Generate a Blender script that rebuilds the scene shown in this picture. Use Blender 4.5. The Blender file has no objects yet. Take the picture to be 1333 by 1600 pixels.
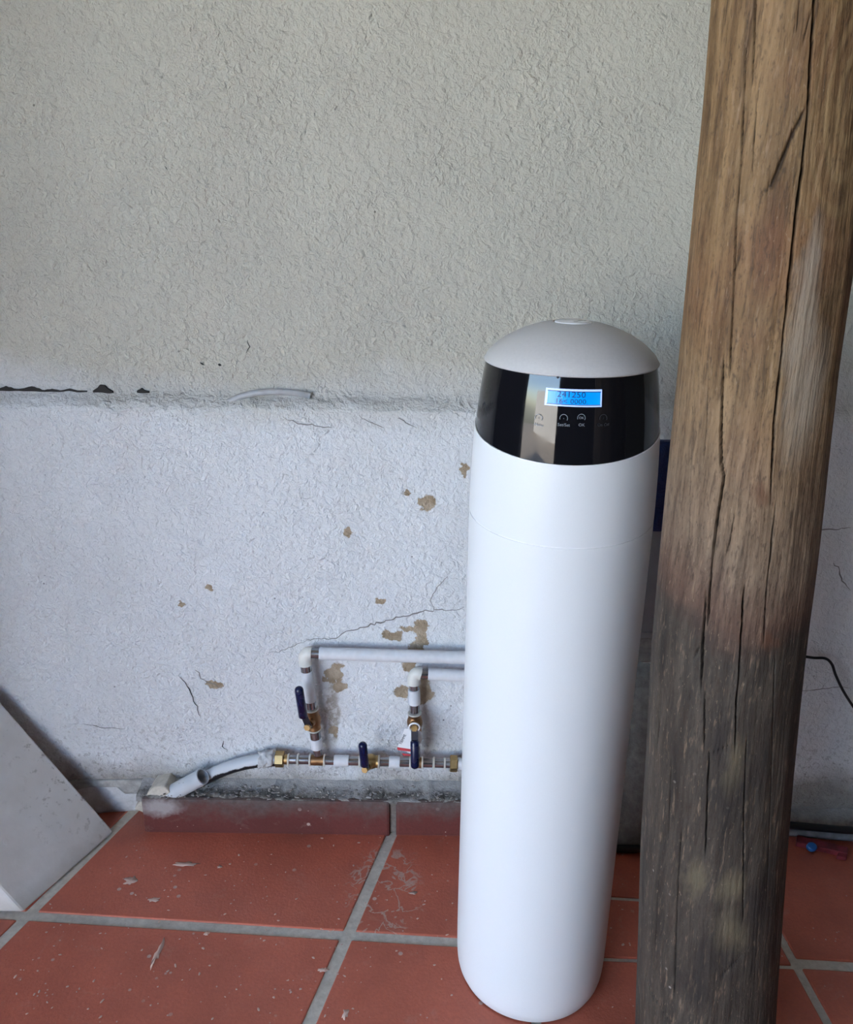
import bpy, bmesh, math, random
from mathutils import Vector, Matrix, noise
random.seed(7)
R = math.radians
scene = bpy.context.scene
COL = scene.collection

# ------------------------------------------------------------------ camera
F = 1335.0
CAM_Z = 1.185
CAM_M = Matrix.Rotation(R(70), 3, 'X') @ Matrix.Rotation(R(0.75), 3, 'Z')
cam = bpy.data.cameras.new('camera')
cam.sensor_fit = 'HORIZONTAL'; cam.sensor_width = 36.0; cam.lens = 36.0 * F / 1333.0
cam.clip_start = 0.02; cam.clip_end = 200
camo = bpy.data.objects.new('camera', cam); COL.objects.link(camo)
camo.matrix_world = Matrix.Translation((0, 0, CAM_Z)) @ CAM_M.to_4x4()
scene.camera = camo

# ------------------------------------------------------------------ light
world = bpy.data.worlds.new('sky_world'); scene.world = world; world.use_nodes = True
wn = world.node_tree.nodes; wl = world.node_tree.links
bg = wn['Background']
sky = wn.new('ShaderNodeTexSky'); sky.sky_type = 'NISHITA'
sky.sun_disc = False; sky.sun_elevation = R(48); sky.sun_rotation = R(20)
sky.air_density = 1.0; sky.dust_density = 1.2; sky.ozone_density = 1.0
wl.new(sky.outputs[0], bg.inputs[0]); bg.inputs[1].default_value = 0.74
sun = bpy.data.lights.new('sun', 'SUN'); sun.energy = 11.0; sun.angle = R(0.6); sun.color = (1.0, 0.94, 0.84)
suno = bpy.data.objects.new('sun', sun); COL.objects.link(suno)
suno.rotation_euler = (R(-38), R(14), 0)          # comes over the house, from behind the wall: the porch stays in shade
suno.location = (0, 6, 8)
scene.view_settings.view_transform = 'Standard'
scene.view_settings.look = 'None'
scene.view_settings.gamma = 1.0
scene.view_settings.use_curve_mapping = False
scene.view_settings.exposure = 1.68
scene.cycles.use_denoising = True
scene.cycles.adaptive_threshold = 0.025
scene.cycles.max_bounces = 7
scene.cycles.diffuse_bounces = 5

# ------------------------------------------------------------------ helpers
def ray(x, y):
    return CAM_M @ Vector(((x - 666.5) / F, -(y - 800.0) / F, -1.0))
def at(x, y, Y):
    d = ray(x, y); return Vector((0, 0, CAM_Z)) + d * (Y / d.y)
def atz(x, y, Z):
    d = ray(x, y); return Vector((0, 0, CAM_Z)) + d * ((Z - CAM_Z) / d.z)

def tag(o, label=None, cat=None, group=None, kind=None):
    if label: o['label'] = label
    if cat: o['category'] = cat
    if group: o['group'] = group
    if kind: o['kind'] = kind
    return o
ORI = {}
def thing(name, label, cat, loc=(0, 0, 0), group=None):
    o = bpy.data.objects.new(name, None); COL.objects.link(o)
    o.location = loc; o.empty_display_size = 0.05
    ORI[o.name] = Vector(loc)
    return tag(o, label, cat, group)
def link_mesh(name, me, mat, parent=None, smooth=False, origin=None):
    o = bpy.data.objects.new(name, me); COL.objects.link(o)
    base = ORI[parent.name] if parent is not None else Vector((0, 0, 0))
    org = Vector(origin) if origin is not None else base
    me.transform(Matrix.Translation(-org))
    if parent is not None: o.parent = parent
    o.location = org - base
    ORI[o.name] = org
    if mat is not None: me.materials.append(mat)
    if smooth:
        me.polygons.foreach_set('use_smooth', [True] * len(me.polygons))
    me.update()
    return o
def mesh(name, verts, faces, mat, parent=None, smooth=False, origin=None):
    me = bpy.data.meshes.new(name); me.from_pydata([tuple(v) for v in verts], [], faces)
    return link_mesh(name, me, mat, parent, smooth, origin)
class MB:
    """collects verts and faces for one mesh"""
    def __init__(s): s.v = []; s.f = []
    def add(s, v, f):
        b = len(s.v); s.v += [Vector(p) for p in v]; s.f += [tuple(i + b for i in q) for q in f]
    def tube(s, pts, r, n=20, caps=True):
        pts = [Vector(p) for p in pts]
        rs = r if isinstance(r, (list, tuple)) else [r] * len(pts)
        t0 = (pts[1] - pts[0]).normalized()
        up = Vector((0, 0, 1)) if abs(t0.z) < 0.9 else Vector((1, 0, 0))
        a = t0.cross(up).normalized()
        v = []; f = []
        for i, p in enumerate(pts):
            if i == 0: t = t0
            elif i == len(pts) - 1: t = (p - pts[i - 1]).normalized()
            else: t = ((p - pts[i - 1]).normalized() + (pts[i + 1] - p).normalized()).normalized()
            a = (a - t * a.dot(t)).normalized(); b = t.cross(a)
            for k in range(n):
                w = 2 * math.pi * k / n
                v.append(p + (a * math.cos(w) + b * math.sin(w)) * rs[i])
        m = len(pts)
        for i in range(m - 1):
            for k in range(n):
                k2 = (k + 1) % n
                f.append((i * n + k, i * n + k2, (i + 1) * n + k2, (i + 1) * n + k))
        if caps:
            f.append(tuple(range(n - 1, -1, -1))); f.append(tuple((m - 1) * n + k for k in range(n)))
        s.add(v, f); return s
    def revolve(s, c, axis, prof, n=24):
        """prof: (distance along axis, radius)"""
        c = Vector(c); t = Vector(axis).normalized()
        return s.tube([c + t * d for d, _ in prof], [max(r, 1e-5) for _, r in prof], n) if all(prof[i + 1][0] > prof[i][0] for i in range(len(prof) - 1)) else s._rev(c, t, prof, n)
    def _rev(s, c, t, prof, n):
        up = Vector((0, 0, 1)) if abs(t.z) < 0.9 else Vector((1, 0, 0))
        a = t.cross(up).normalized(); b = t.cross(a); v = []; f = []
        for d, r in prof:
            for k in range(n):
                w = 2 * math.pi * k / n
                v.append(c + t * d + (a * math.cos(w) + b * math.sin(w)) * max(r, 1e-5))
        for i in range(len(prof) - 1):
            for k in range(n):
                k2 = (k + 1) % n
                f.append((i * n + k, i * n + k2, (i + 1) * n + k2, (i + 1) * n + k))
        s.add(v, f); return s
    def build(s, name, mat, parent=None, smooth=True, origin=None, sharp=35):
        o = mesh(name, s.v, s.f, mat, parent, smooth, origin)
        if smooth and sharp: sharpen(o, sharp)
        return o
def sharpen(o, ang=35):
    bm = bmesh.new(); bm.from_mesh(o.data)
    bmesh.ops.recalc_face_normals(bm, faces=bm.faces)
    lim = R(ang)
    for e in bm.edges:
        if len(e.link_faces) == 2 and e.calc_face_angle(0) > lim: e.smooth = False
    bm.to_mesh(o.data); bm.free()
def prism(name, poly, z0, z1, mat, parent=None, bevel=0.0, origin=None, seg=2):
    """upright prism over a list of (x, y)"""
    bm = bmesh.new()
    lo = [bm.verts.new((p[0], p[1], z0)) for p in poly]; hi = [bm.verts.new((p[0], p[1], z1)) for p in poly]
    n = len(poly)
    bm.faces.new(hi); bm.faces.new(lo[::-1])
    for i in range(n): bm.faces.new((lo[i], lo[(i + 1) % n], hi[(i + 1) % n], hi[i]))
    bmesh.ops.recalc_face_normals(bm, faces=bm.faces)
    if bevel: bmesh.ops.bevel(bm, geom=list(bm.edges), offset=bevel, segments=seg, affect='EDGES', profile=0.5)
    me = bpy.data.meshes.new(name); bm.to_mesh(me); bm.free()
    o = link_mesh(name, me, mat, parent, False, origin)
    return o
def hexa(name, c8, mat, parent=None, bevel=0.0, origin=None, seg=2):
    """box from 8 corners: 0-3 one face in order, 4-7 the opposite one"""
    bm = bmesh.new(); v = [bm.verts.new(p) for p in c8]
    for q in ((0, 1, 2, 3), (7, 6, 5, 4), (0, 4, 5, 1), (1, 5, 6, 2), (2, 6, 7, 3), (3, 7, 4, 0)): bm.faces.new([v[i] for i in q])
    bmesh.ops.recalc_face_normals(bm, faces=bm.faces)
    if bevel: bmesh.ops.bevel(bm, geom=list(bm.edges), offset=bevel, segments=seg, affect='EDGES', profile=0.5)
    me = bpy.data.meshes.new(name); bm.to_mesh(me); bm.free()
    return link_mesh(name, me, mat, parent, False, origin)
def box(name, x0, x1, y0, y1, z0, z1, mat, parent=None, bevel=0.0, origin=None):
    return prism(name, [(x0, y0), (x1, y0), (x1, y1), (x0, y1)], z0, z1, mat, parent, bevel, origin)

# ------------------------------------------------------------------ node helper
class Mat:
    def __init__(s, name, rough=0.6, metal=0.0, color=None, spec=None):
        s.m = bpy.data.materials.new(name); s.m.use_nodes = True
        s.t = s.m.node_tree; s.b = s.t.nodes['Principled BSDF']
        s.b.inputs['Roughness'].default_value = rough; s.b.inputs['Metallic'].default_value = metal
        if color: s.b.inputs['Base Color'].default_value = (*color, 1)
        if spec is not None: s.b.inputs['Specular IOR Level'].default_value = spec
        s._co = None
    def put(s, sock, v):
        if isinstance(v, bpy.types.NodeSocket): s.t.links.new(v, sock)
        elif isinstance(v, (tuple, list)) and len(v) == 3 and sock.type == 'RGBA': sock.default_value = (*v, 1)
        else: sock.default_value = v
    def set(s, name, v): s.put(s.b.inputs[name], v)
    @property
    def co(s):
        if s._co is None: s._co = s.t.nodes.new('ShaderNodeTexCoord').outputs['Object']
        return s._co
    def vmath(s, op, a, b=None, out=0):
        n = s.t.nodes.new('ShaderNodeVectorMath'); n.operation = op; s.put(n.inputs[0], a)
        if b is not None: s.put(n.inputs['Scale'] if op == 'SCALE' else n.inputs[1], b)
        return n.outputs[1] if op in ('LENGTH', 'DISTANCE', 'DOT_PRODUCT') else n.outputs[0]
    def math(s, op, a, b=None, c=None, clamp=False):
        n = s.t.nodes.new('ShaderNodeMath'); n.operation = op; n.use_clamp = clamp; s.put(n.inputs[0], a)
        if b is not None: s.put(n.inputs[1], b)
        if c is not None: s.put(n.inputs[2], c)
        return n.outputs[0]
    def noise(s, scale=5, detail=3, rough=0.5, vec=None, dist=0.0, color=False, dims='3D'):
        n = s.t.nodes.new('ShaderNodeTexNoise'); n.noise_dimensions = dims
        n.inputs['Scale'].default_value = scale; n.inputs['Detail'].default_value = detail
        n.inputs['Roughness'].default_value = rough; n.inputs['Distortion'].default_value = dist
        s.put(n.inputs['Vector'], vec if vec is not None else s.co)
        return n.outputs['Color' if color else 'Fac']
    def vor(s, scale=5, feature='F1', vec=None, rnd=1.0, out='Distance'):
        n = s.t.nodes.new('ShaderNodeTexVoronoi'); n.feature = feature
        n.inputs['Scale'].default_value = scale; n.inputs['Randomness'].default_value = rnd
        s.put(n.inputs['Vector'], vec if vec is not None else s.co)
        return n.outputs[out]
    def ramp(s, v, a, b, lo=0.0, hi=1.0, smooth=False):
        n = s.t.nodes.new('ShaderNodeMapRange'); n.clamp = True
        if smooth: n.interpolation_type = 'SMOOTHSTEP'
        s.put(n.inputs[0], v)
        for i, q in enumerate((a, b, lo, hi)): s.put(n.inputs[i + 1], q)
        return n.outputs[0]
    def mix(s, fac, a, b, blend='MIX'):
        n = s.t.nodes.new('ShaderNodeMix'); n.data_type = 'RGBA'; n.blend_type = blend
        s.put(n.inputs[0], fac); s.put(n.inputs[6], a); s.put(n.inputs[7], b)
        return n.outputs[2]
    def sep(s, v=None):
        n = s.t.nodes.new('ShaderNodeSeparateXYZ'); s.put(n.inputs[0], v if v is not None else s.co)
        return n.outputs
    def comb(s, x, y, z):
        n = s.t.nodes.new('ShaderNodeCombineXYZ')
        for i, q in enumerate((x, y, z)): s.put(n.inputs[i], q)
        return n.outputs[0]
    def bump(s, h, dist=0.002, strength=1.0, normal=None):
        n = s.t.nodes.new('ShaderNodeBump'); n.inputs['Distance'].default_value = dist; n.inputs['Strength'].default_value = strength
        s.put(n.inputs['Height'], h)
        if normal is not None: s.put(n.inputs['Normal'], normal)
        return n.outputs[0]
    def blob(s, vec, c, rad):
        """normalised distance from an ellipsoid: < 1 inside"""
        n = s.t.nodes.new('ShaderNodeVectorMath'); n.operation = 'MULTIPLY_ADD'; s.put(n.inputs[0], vec)
        n.inputs[1].default_value = tuple(1 / q for q in rad); n.inputs[2].default_value = tuple(-p / q for p, q in zip(c, rad))
        return s.vmath('LENGTH', n.outputs[0])
def plain(name, color, rough=0.5, metal=0.0, var=0.06, scale=40, bump=0.0, spec=None):
    k = Mat(name, rough, metal, color, spec)
    n = k.noise(scale, 4)
    dark = tuple(c * (1 - var * 2) for c in color); lite = tuple(min(1, c * (1 + var)) for c in color)
    k.set('Base Color', k.mix(k.ramp(n, 0.3, 0.7), dark, lite))
    k.set('Roughness', k.ramp(n, 0.3, 0.7, max(0.02, rough - 0.06), min(1, rough + 0.06)))
    if bump: k.set('Normal', k.bump(n, bump))
    return k.m

# ------------------------------------------------------------------ the wall's shape
WALL_Y = 1.43
LEDGE_Z = 0.846
def up_y(x):
    s = min(1, max(0, (x + 0.75) / 1.5)); return WALL_Y + 0.029 * (1 - s) + 0.018 * s
def wobble(x, z):
    return 0.006 * noise.noise(Vector((x * 1.7, z * 1.9, 3.1))) + 0.0025 * noise.noise(Vector((x * 7, z * 7, 9.2)))
def wall_y(x, z):
    if z < LEDGE_Z:
        return WALL_Y + wobble(x, z) + max(0.0, (0.10 - z)) * 0.12
    return up_y(x) + wobble(x, z) + (z - LEDGE_Z) * 0.01

# ------------------------------------------------------------------ materials
def stucco():
    k = Mat('stucco_paint', 0.75)
    x, y, z = k.sep()
    big = k.noise(1.6, 4, 0.6); mid = k.noise(7, 4, 0.6)
    # white paint; above the ledge the dimmer, warmer light is painted in
    tint = k.noise(2.3, 4, 0.6)
    above = k.ramp(k.math('ADD', z, k.math('MULTIPLY', k.math('SUBTRACT', tint, 0.5), 0.30)), LEDGE_Z - 0.01, LEDGE_Z + 0.10)
    col = k.mix(above, (0.73, 0.74, 0.745), (0.55, 0.525, 0.445))
    col = k.mix(k.ramp(big, 0.35, 0.75), col, k.mix(above, (0.64, 0.65, 0.66), (0.45, 0.43, 0.365)))
    # grime bands running down the upper wall
    grime = k.noise(1.0, 5, 0.65, k.comb(k.math('MULTIPLY', x, 3.2), 0.0, k.math('MULTIPLY', z, 1.1)))
    col = k.mix(k.math('MULTIPLY', k.ramp(grime, 0.48, 0.75), 0.30), col, (0.36, 0.35, 0.31))
    # pinkish spots in the paint
    col = k.mix(k.math('MULTIPLY', k.ramp(mid, 0.58, 0.75), 0.14), col, (0.62, 0.50, 0.44))
    # relief: flaky stucco, flattened in places
    warp = k.vmath('ADD', k.co, k.vmath('SCALE', k.vmath('SUBTRACT', k.noise(38, 3, 0.55, color=True), (0.5, 0.5, 0.5)), 0.030))
    n1 = k.noise(105, 2, 0.55, warp); n2 = k.noise(42, 2, 0.55, warp)
    flake = k.math('ADD', k.ramp(n1, 0.44, 0.66), k.math('MULTIPLY', k.ramp(n2, 0.48, 0.66), 0.9))
    rough_zone = k.ramp(k.noise(3.6, 4, 0.65), 0.38, 0.64, 0.10, 1.0)
    grain = k.math('MULTIPLY', k.noise(78, 4, 0.62, k.vmath('ADD', k.co, k.vmath('SCALE', k.vmath('SUBTRACT', warp, k.co), 0.45))), k.ramp(k.math('ADD', x, k.math('MULTIPLY', big, 0.5)), -0.55, 0.75, 5.2, 2.0))
    h = k.math('ADD', k.math('MULTIPLY', flake, k.math('MULTIPLY', rough_zone, 0.62)), grain)
    h = k.math('ADD', h, k.math('MULTIPLY', k.noise(300, 2, 0.5), 0.34))
    # dark pits and dirt caught between flakes
    pit = k.ramp(n1, 0.34, 0.27)
    pit = k.math('MULTIPLY', pit, k.ramp(mid, 0.42, 0.62))
    col = k.mix(k.math('MULTIPLY', pit, 0.35), col, (0.20, 0.19, 0.17))
    specks = k.math('MULTIPLY', k.ramp(k.vor(46), 0.10, 0.06), k.ramp(k.noise(9, 2), 0.60, 0.66))
    col = k.mix(k.math('MULTIPLY', specks, 0.75), col, (0.07, 0.065, 0.06))
    # places where the paint has come away down to the tan render
    wv = k.vmath('ADD', k.co, k.vmath('SCALE', k.vmath('SUBTRACT', k.noise(55, 4, 0.6, color=True), (0.5, 0.5, 0.5)), 0.034))
    spots = [(667, 786, 9, 13), (634, 771, 5, 4), (545, 829, 4, 6), (726, 735, 5, 9), (595, 940, 7, 4),
             (656, 980, 9, 9), (660, 997, 6, 13), (652, 1012, 10, 8), (615, 994, 14, 6), (636, 982, 9, 3), (527, 1050, 8, 12), (531, 1072, 9, 8), (515, 1058, 7, 10),
             (629, 1082, 11, 9), (662, 1085, 11, 13), (656, 1066, 10, 12), (642, 1040, 10, 10), (522, 1143, 7, 6), (333, 1068, 13, 4), (326, 918, 6, 4), (284, 943, 5, 3),
             ]
    dmin = None
    p_ = at(521, 1108, WALL_Y)
    drip = k.ramp(k.blob(wv, p_, (0.014, 1.0, 0.075)), 1.15, 0.75)
    drip = k.math('MULTIPLY', drip, k.ramp(k.noise(110, 3, 0.6), 0.40, 0.55, 0.25, 0.75))
    col = k.mix(drip, col, (0.31, 0.26, 0.20))
    for (px, py, rx, ry) in spots:
        p = at(px, py, WALL_Y); e = at(px + rx, py, WALL_Y); g = at(px, py - ry, WALL_Y)
        d = k.blob(wv, p, (abs(e.x - p.x) + 0.002, 1.0, abs(g.z - p.z) + 0.002))
        dmin = d if dmin is None else k.math('MINIMUM', dmin, d)
    peel = k.math('MULTIPLY', k.ramp(dmin, 1.06, 0.98), k.ramp(z, LEDGE_Z - 0.02, LEDGE_Z - 0.03))
    tan = k.mix(k.ramp(k.noise(45, 3), 0.35, 0.65), (0.27, 0.20, 0.125), (0.43, 0.34, 0.24))
    rim = k.math('MULTIPLY', k.ramp(dmin, 1.22, 1.06), 0.35)
    col = k.mix(rim, col, (0.33, 0.29, 0.24))
    col = k.mix(peel, col, tan)
    # damp, moss and soil splashed along the foot of the wall
    foot = k.math('ADD', z, k.math('MULTIPLY', k.math('SUBTRACT', k.noise(9, 4, 0.65), 0.5), 0.13))
    col = k.mix(k.math('MULTIPLY', k.ramp(foot, 0.140, 0.080), 0.80), col, k.mix(k.noise(60, 3), (0.13, 0.11, 0.09), (0.36, 0.32, 0.27)))
    spl = k.math('MULTIPLY', k.ramp(k.noise(120, 2, 0.5), 0.60, 0.66), k.ramp(foot, 0.30, 0.10))
    col = k.mix(k.math('MULTIPLY', spl, 0.45), col, (0.16, 0.14, 0.12))
    # soil line lying in the angle above the ledge
    led = k.math('ADD', z, k.math('MULTIPLY', k.math('SUBTRACT', k.noise(14, 4, 0.6), 0.5), 0.03))
    ledm = k.math('MULTIPLY', k.ramp(led, LEDGE_Z + 0.000, LEDGE_Z + 0.012), k.ramp(led, LEDGE_Z + 0.075, LEDGE_Z + 0.015))
    col = k.mix(k.math('MULTIPLY', ledm, 0.22), col, (0.22, 0.20, 0.20))
    k.set('Base Color', col)
    k.set('Normal', k.bump(h, 0.0022))
    return k.m
M_STUCCO = stucco()

def terracotta(dark=False):
    k = Mat('terracotta_skirting_shaded' if dark else 'terracotta_tile', 0.36, spec=0.45)
    geo = k.t.nodes.new('ShaderNodeNewGeometry').outputs['Position']
    info = k.t.nodes.new('ShaderNodeObjectInfo').outputs['Random']
    n = k.noise(5, 5, 0.6, geo); f = k.noise(170, 3, 0.6, geo)
    base = (0.54, 0.138, 0.080) if not dark else (0.115, 0.026, 0.021)  # skirting copy is darkened: its shade is put into the base colour
    col = k.mix(k.ramp(n, 0.3, 0.7), tuple(c * 0.78 for c in base), tuple(c * 1.18 for c in base))
    col = k.mix(k.math('MULTIPLY', info, 0.15), col, (0.32, 0.07, 0.045))
    col = k.mix(k.ramp(f, 0.35, 0.75, 0.0, 0.35), col, tuple(c * 0.6 for c in base))
    # lime film, scuffs and paint droplets
    film = k.math('MULTIPLY', k.ramp(k.noise(16, 5, 0.7, geo, dist=0.6), 0.60, 0.74), 0.16)
    col = k.mix(film, col, (0.50, 0.40, 0.35))
    drop = k.math('MULTIPLY', k.ramp(k.vor(26, vec=geo), 0.115, 0.085), k.ramp(k.noise(6, 2, vec=geo), 0.53, 0.58))
    drop2 = k.math('MULTIPLY', k.ramp(k.vor(75, vec=geo), 0.13, 0.09), k.ramp(k.noise(11, 2, vec=geo), 0.50, 0.60))
    col = k.mix(k.math('MULTIPLY', k.math('MAXIMUM', drop, drop2), 0.75), col, (0.56, 0.44, 0.38))
    if not dark:
        # branching dried splash beside the middle joint
        c = atz(600, 1390, 0)
        wv = k.vmath('ADD', geo, k.vmath('SCALE', k.vmath('SUBTRACT', k.noise(30, 3, 0.6, geo, color=True), (0.5, 0.5, 0.5)), 0.09))
        zone = k.ramp(k.blob(wv, c, (0.075, 0.125, 1.0)), 1.0, 0.75)
        vein = k.ramp(k.math('ABSOLUTE', k.math('SUBTRACT', k.noise(26, 3, 0.55, geo, dist=0.8), 0.5)), 0.035, 0.015)
        col = k.mix(k.math('MULTIPLY', k.math('MULTIPLY', zone, vein), 0.75), col, (0.50, 0.37, 0.30))
        # dark scuff on the near left tile and darker tone close to the wall
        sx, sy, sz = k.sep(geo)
        darkening = k.ramp(k.math('ADD', sy, k.math('MULTIPLY', k.math('SUBTRACT', k.noise(12, 4, 0.6, geo), 0.5), 0.16)), 1.33, 1.44)
        col = k.mix(k.math('MULTIPLY', darkening, 0.30), col, (0.12, 0.085, 0.07))
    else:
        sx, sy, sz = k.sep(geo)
        darkening = k.ramp(k.math('ADD', sz, k.math('MULTIPLY', k.math('SUBTRACT', k.noise(22, 5, 0.7, geo), 0.5), 0.12)), 0.030, 0.082)  # soil towards the top edge, with painted shade mixed in
        col = k.mix(k.math('MULTIPLY', darkening, 0.85), col, k.mix(k.noise(80, 3, vec=geo), (0.045, 0.038, 0.036), (0.17, 0.14, 0.125)))
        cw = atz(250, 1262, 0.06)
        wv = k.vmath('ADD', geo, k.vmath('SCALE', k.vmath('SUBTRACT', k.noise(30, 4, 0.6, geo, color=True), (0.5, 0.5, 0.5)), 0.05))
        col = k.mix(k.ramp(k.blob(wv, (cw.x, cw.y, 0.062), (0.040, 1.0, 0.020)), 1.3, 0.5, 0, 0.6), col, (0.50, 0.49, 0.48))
    k.set('Base Color', col)
    k.set('Roughness', k.ramp(k.noise(24, 4, 0.6, geo), 0.3, 0.7, 0.30, 0.52) if not dark else 0.8)
    k.set('Normal', k.bump(k.math('ADD', k.noise(190, 3, 0.6, geo), k.math('MULTIPLY', k.noise(9, 2, 0.5, geo), 1.5)), 0.0006))
    return k.m
M_TILE = terracotta(); M_SKIRT_SHADED = terracotta(True)
def cementy(name, a, b, scale=60, bump=0.002):
    k = Mat(name, 0.9)
    n = k.noise(scale, 5, 0.65); m = k.noise(scale / 6, 4, 0.6)
    col = k.mix(k.ramp(n, 0.3, 0.7), a, b)
    col = k.mix(k.ramp(m, 0.5, 0.75, 0, 0.4), col, tuple(c * 0.5 for c in a))
    k.set('Base Color', col); k.set('Normal', k.bump(n, bump)); return k.m
M_GROUT = cementy('grout', (0.48, 0.435, 0.355), (0.66, 0.61, 0.52), 90, 0.0008)
def soilmix():
    k = Mat('soil_and_mortar', 0.92)
    n = k.noise(75, 5, 0.68); m = k.noise(17, 4, 0.65)
    col = k.mix(k.ramp(n, 0.35, 0.68), (0.075, 0.066, 0.058), (0.30, 0.28, 0.25))
    col = k.mix(k.ramp(m, 0.50, 0.66, 0, 0.75), col, (0.42, 0.41, 0.40))
    col = k.mix(k.ramp(m, 0.44, 0.34, 0, 0.8), col, (0.050, 0.042, 0.038))
    gy = k.sep(k.t.nodes.new('ShaderNodeNewGeometry').outputs['Position'])[1]
    pw = k.ramp(k.math('ADD', gy, k.math('MULTIPLY', k.math('SUBTRACT', k.noise(28, 5, 0.7), 0.5), 0.055)), 1.400, 1.420, 0, 0.65)
    col = k.mix(pw, col, (0.50, 0.49, 0.47))
    k.set('Base Color', col); k.set('Normal', k.bump(n, 0.004)); return k.m
M_SOIL = soilmix()
M_OLDGROUT = cementy('dirty_grout', (0.13, 0.11, 0.095), (0.24, 0.21, 0.18), 90, 0.001)
M_CEMENT = cementy('grey_cement', (0.24, 0.235, 0.22), (0.42, 0.41, 0.39), 70, 0.002)
M_WHITEMORTAR = cementy('white_mortar', (0.45, 0.45, 0.44), (0.64, 0.64, 0.64), 60, 0.003)
M_PEBBLE = plain('gravel', (0.30, 0.28, 0.26), 0.8, var=0.3, scale=60)
M_CRACK = plain('crack_dark', (0.030, 0.027, 0.025), 0.95)
M_CRACKPALE = plain('crack_pale', (0.20, 0.19, 0.18), 0.95)
M_CEIL = plain('porch_ceiling_paint', (0.52, 0.47, 0.38), 0.8, var=0.05, scale=4)
M_REAR = plain('rear_wall_paint', (0.10, 0.085, 0.07), 0.8, var=0.1, scale=4)
M_YARD = plain('yard_paving', (0.36, 0.31, 0.25), 0.9, var=0.15, scale=3)

# ------------------------------------------------------------------ setting
def build_wall():
    xs = [-3.7 + 0.1 * i for i in range(21)] + [-1.7 + 0.0125 * i for i in range(1, int(3.4 / 0.0125) + 1)] + [1.7 + 0.1 * i for i in range(1, 11)]
    zs = [0.0125 * i for i in range(int(0.83 / 0.0125) + 1)] + [0.834, 0.839, 0.843]
    rows = []
    for z in zs: rows.append([(x, wall_y(x, z), z) for x in xs])
    # rounded, chipped nose, then the sloping top of the ledge
    def nose(x): return 0.007 * noise.noise(Vector((x * 11, 0.3, 1.7))) + 0.005 * noise.noise(Vector((x * 37, 0.9, 4.7)))
    for k_, (t, dz) in enumerate(((0.04, 0.004), (0.12, 0.0065), (0.3, 0.011), (0.55, 0.017), (0.8, 0.022), (1.0, 0.027))):
        rows.append([(x, WALL_Y + wobble(x, 0.843) * (1 - t) + (up_y(x) + wobble(x, 0.87) - WALL_Y) * t + nose(x) * (1 - t),
                      0.843 + dz + 0.5 * nose(x + 3) + 0.004 * noise.noise(Vector((x * 9, t * 4, 7.7)))) for x in xs])
    z = 0.882
    while z < 2.46:
        rows.append([(x, wall_y(x, z), z) for x in xs]); z += 0.0125
    v = [p for r in rows for p in r]; n = len(xs)
    f = [(i * n + j, i * n + j + 1, (i + 1) * n + j + 1, (i + 1) * n + j) for i in range(len(rows) - 1) for j in range(n - 1)]
    o = mesh('wall_back', v, f, M_STUCCO, smooth=True)
    md = o.modifiers.new('thickness', 'SOLIDIFY'); md.thickness = 0.12; md.offset = -1
    return tag(o, 'off-white flaking stucco wall with a ledge and peeled patches', kind='structure')
wall = build_wall()

def ribbon(name, pts, widths, mat, parent, off=0.0012, jit=0.0):
    """a thin irregular crack lying on the wall, pts in photo pixels"""
    P = []
    for i in range(len(pts) - 1):
        a, b = pts[i], pts[i + 1]; m = max(2, int(math.hypot(b[0] - a[0], b[1] - a[1]) / 5))
        for j in range(m): P.append((a[0] + (b[0] - a[0]) * j / m, a[1] + (b[1] - a[1]) * j / m))
    P.append(pts[-1]); v = []; f = []
    W = []
    for i, (px, py) in enumerate(P):
        q = at(px, py, WALL_Y if py > 642 else WALL_Y + 0.05)
        dx = jit * noise.noise(Vector((px * 0.13, py * 0.13, 1))) ; dz = jit * noise.noise(Vector((px * 0.13, py * 0.13, 8)))
        W.append(Vector((q.x + dx, 0, q.z + dz)))
    for i, p in enumerate(W):
        t = (W[min(i + 1, len(W) - 1)] - W[max(i - 1, 0)]).normalized(); nrm = Vector((-t.z, 0, t.x))
        s = i / (len(W) - 1); w = widths * (0.35 + 0.65 * math.sin(math.pi * min(1, max(0.02, s)))) * (0.6 + 0.9 * abs(noise.noise(Vector((i * 0.37, px * 0.01, 3)))))
        for sg in (-1, 1):
            c = p + nrm * (w * sg * 0.5); v.append((c.x, wall_y(c.x, c.z) - off, c.z))
    for i in range(len(W) - 1): f.append((2 * i, 2 * i + 1, 2 * i + 3, 2 * i + 2))
    n0 = len(v); v += [(a, b + 0.004, c) for a, b, c in v]
    f += [(n0 + 2 * i, n0 + 2 * i + 2, n0 + 2 * i + 3, n0 + 2 * i + 1) for i in range(len(W) - 1)]
    return mesh(name, v, f, mat, parent)
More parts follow.
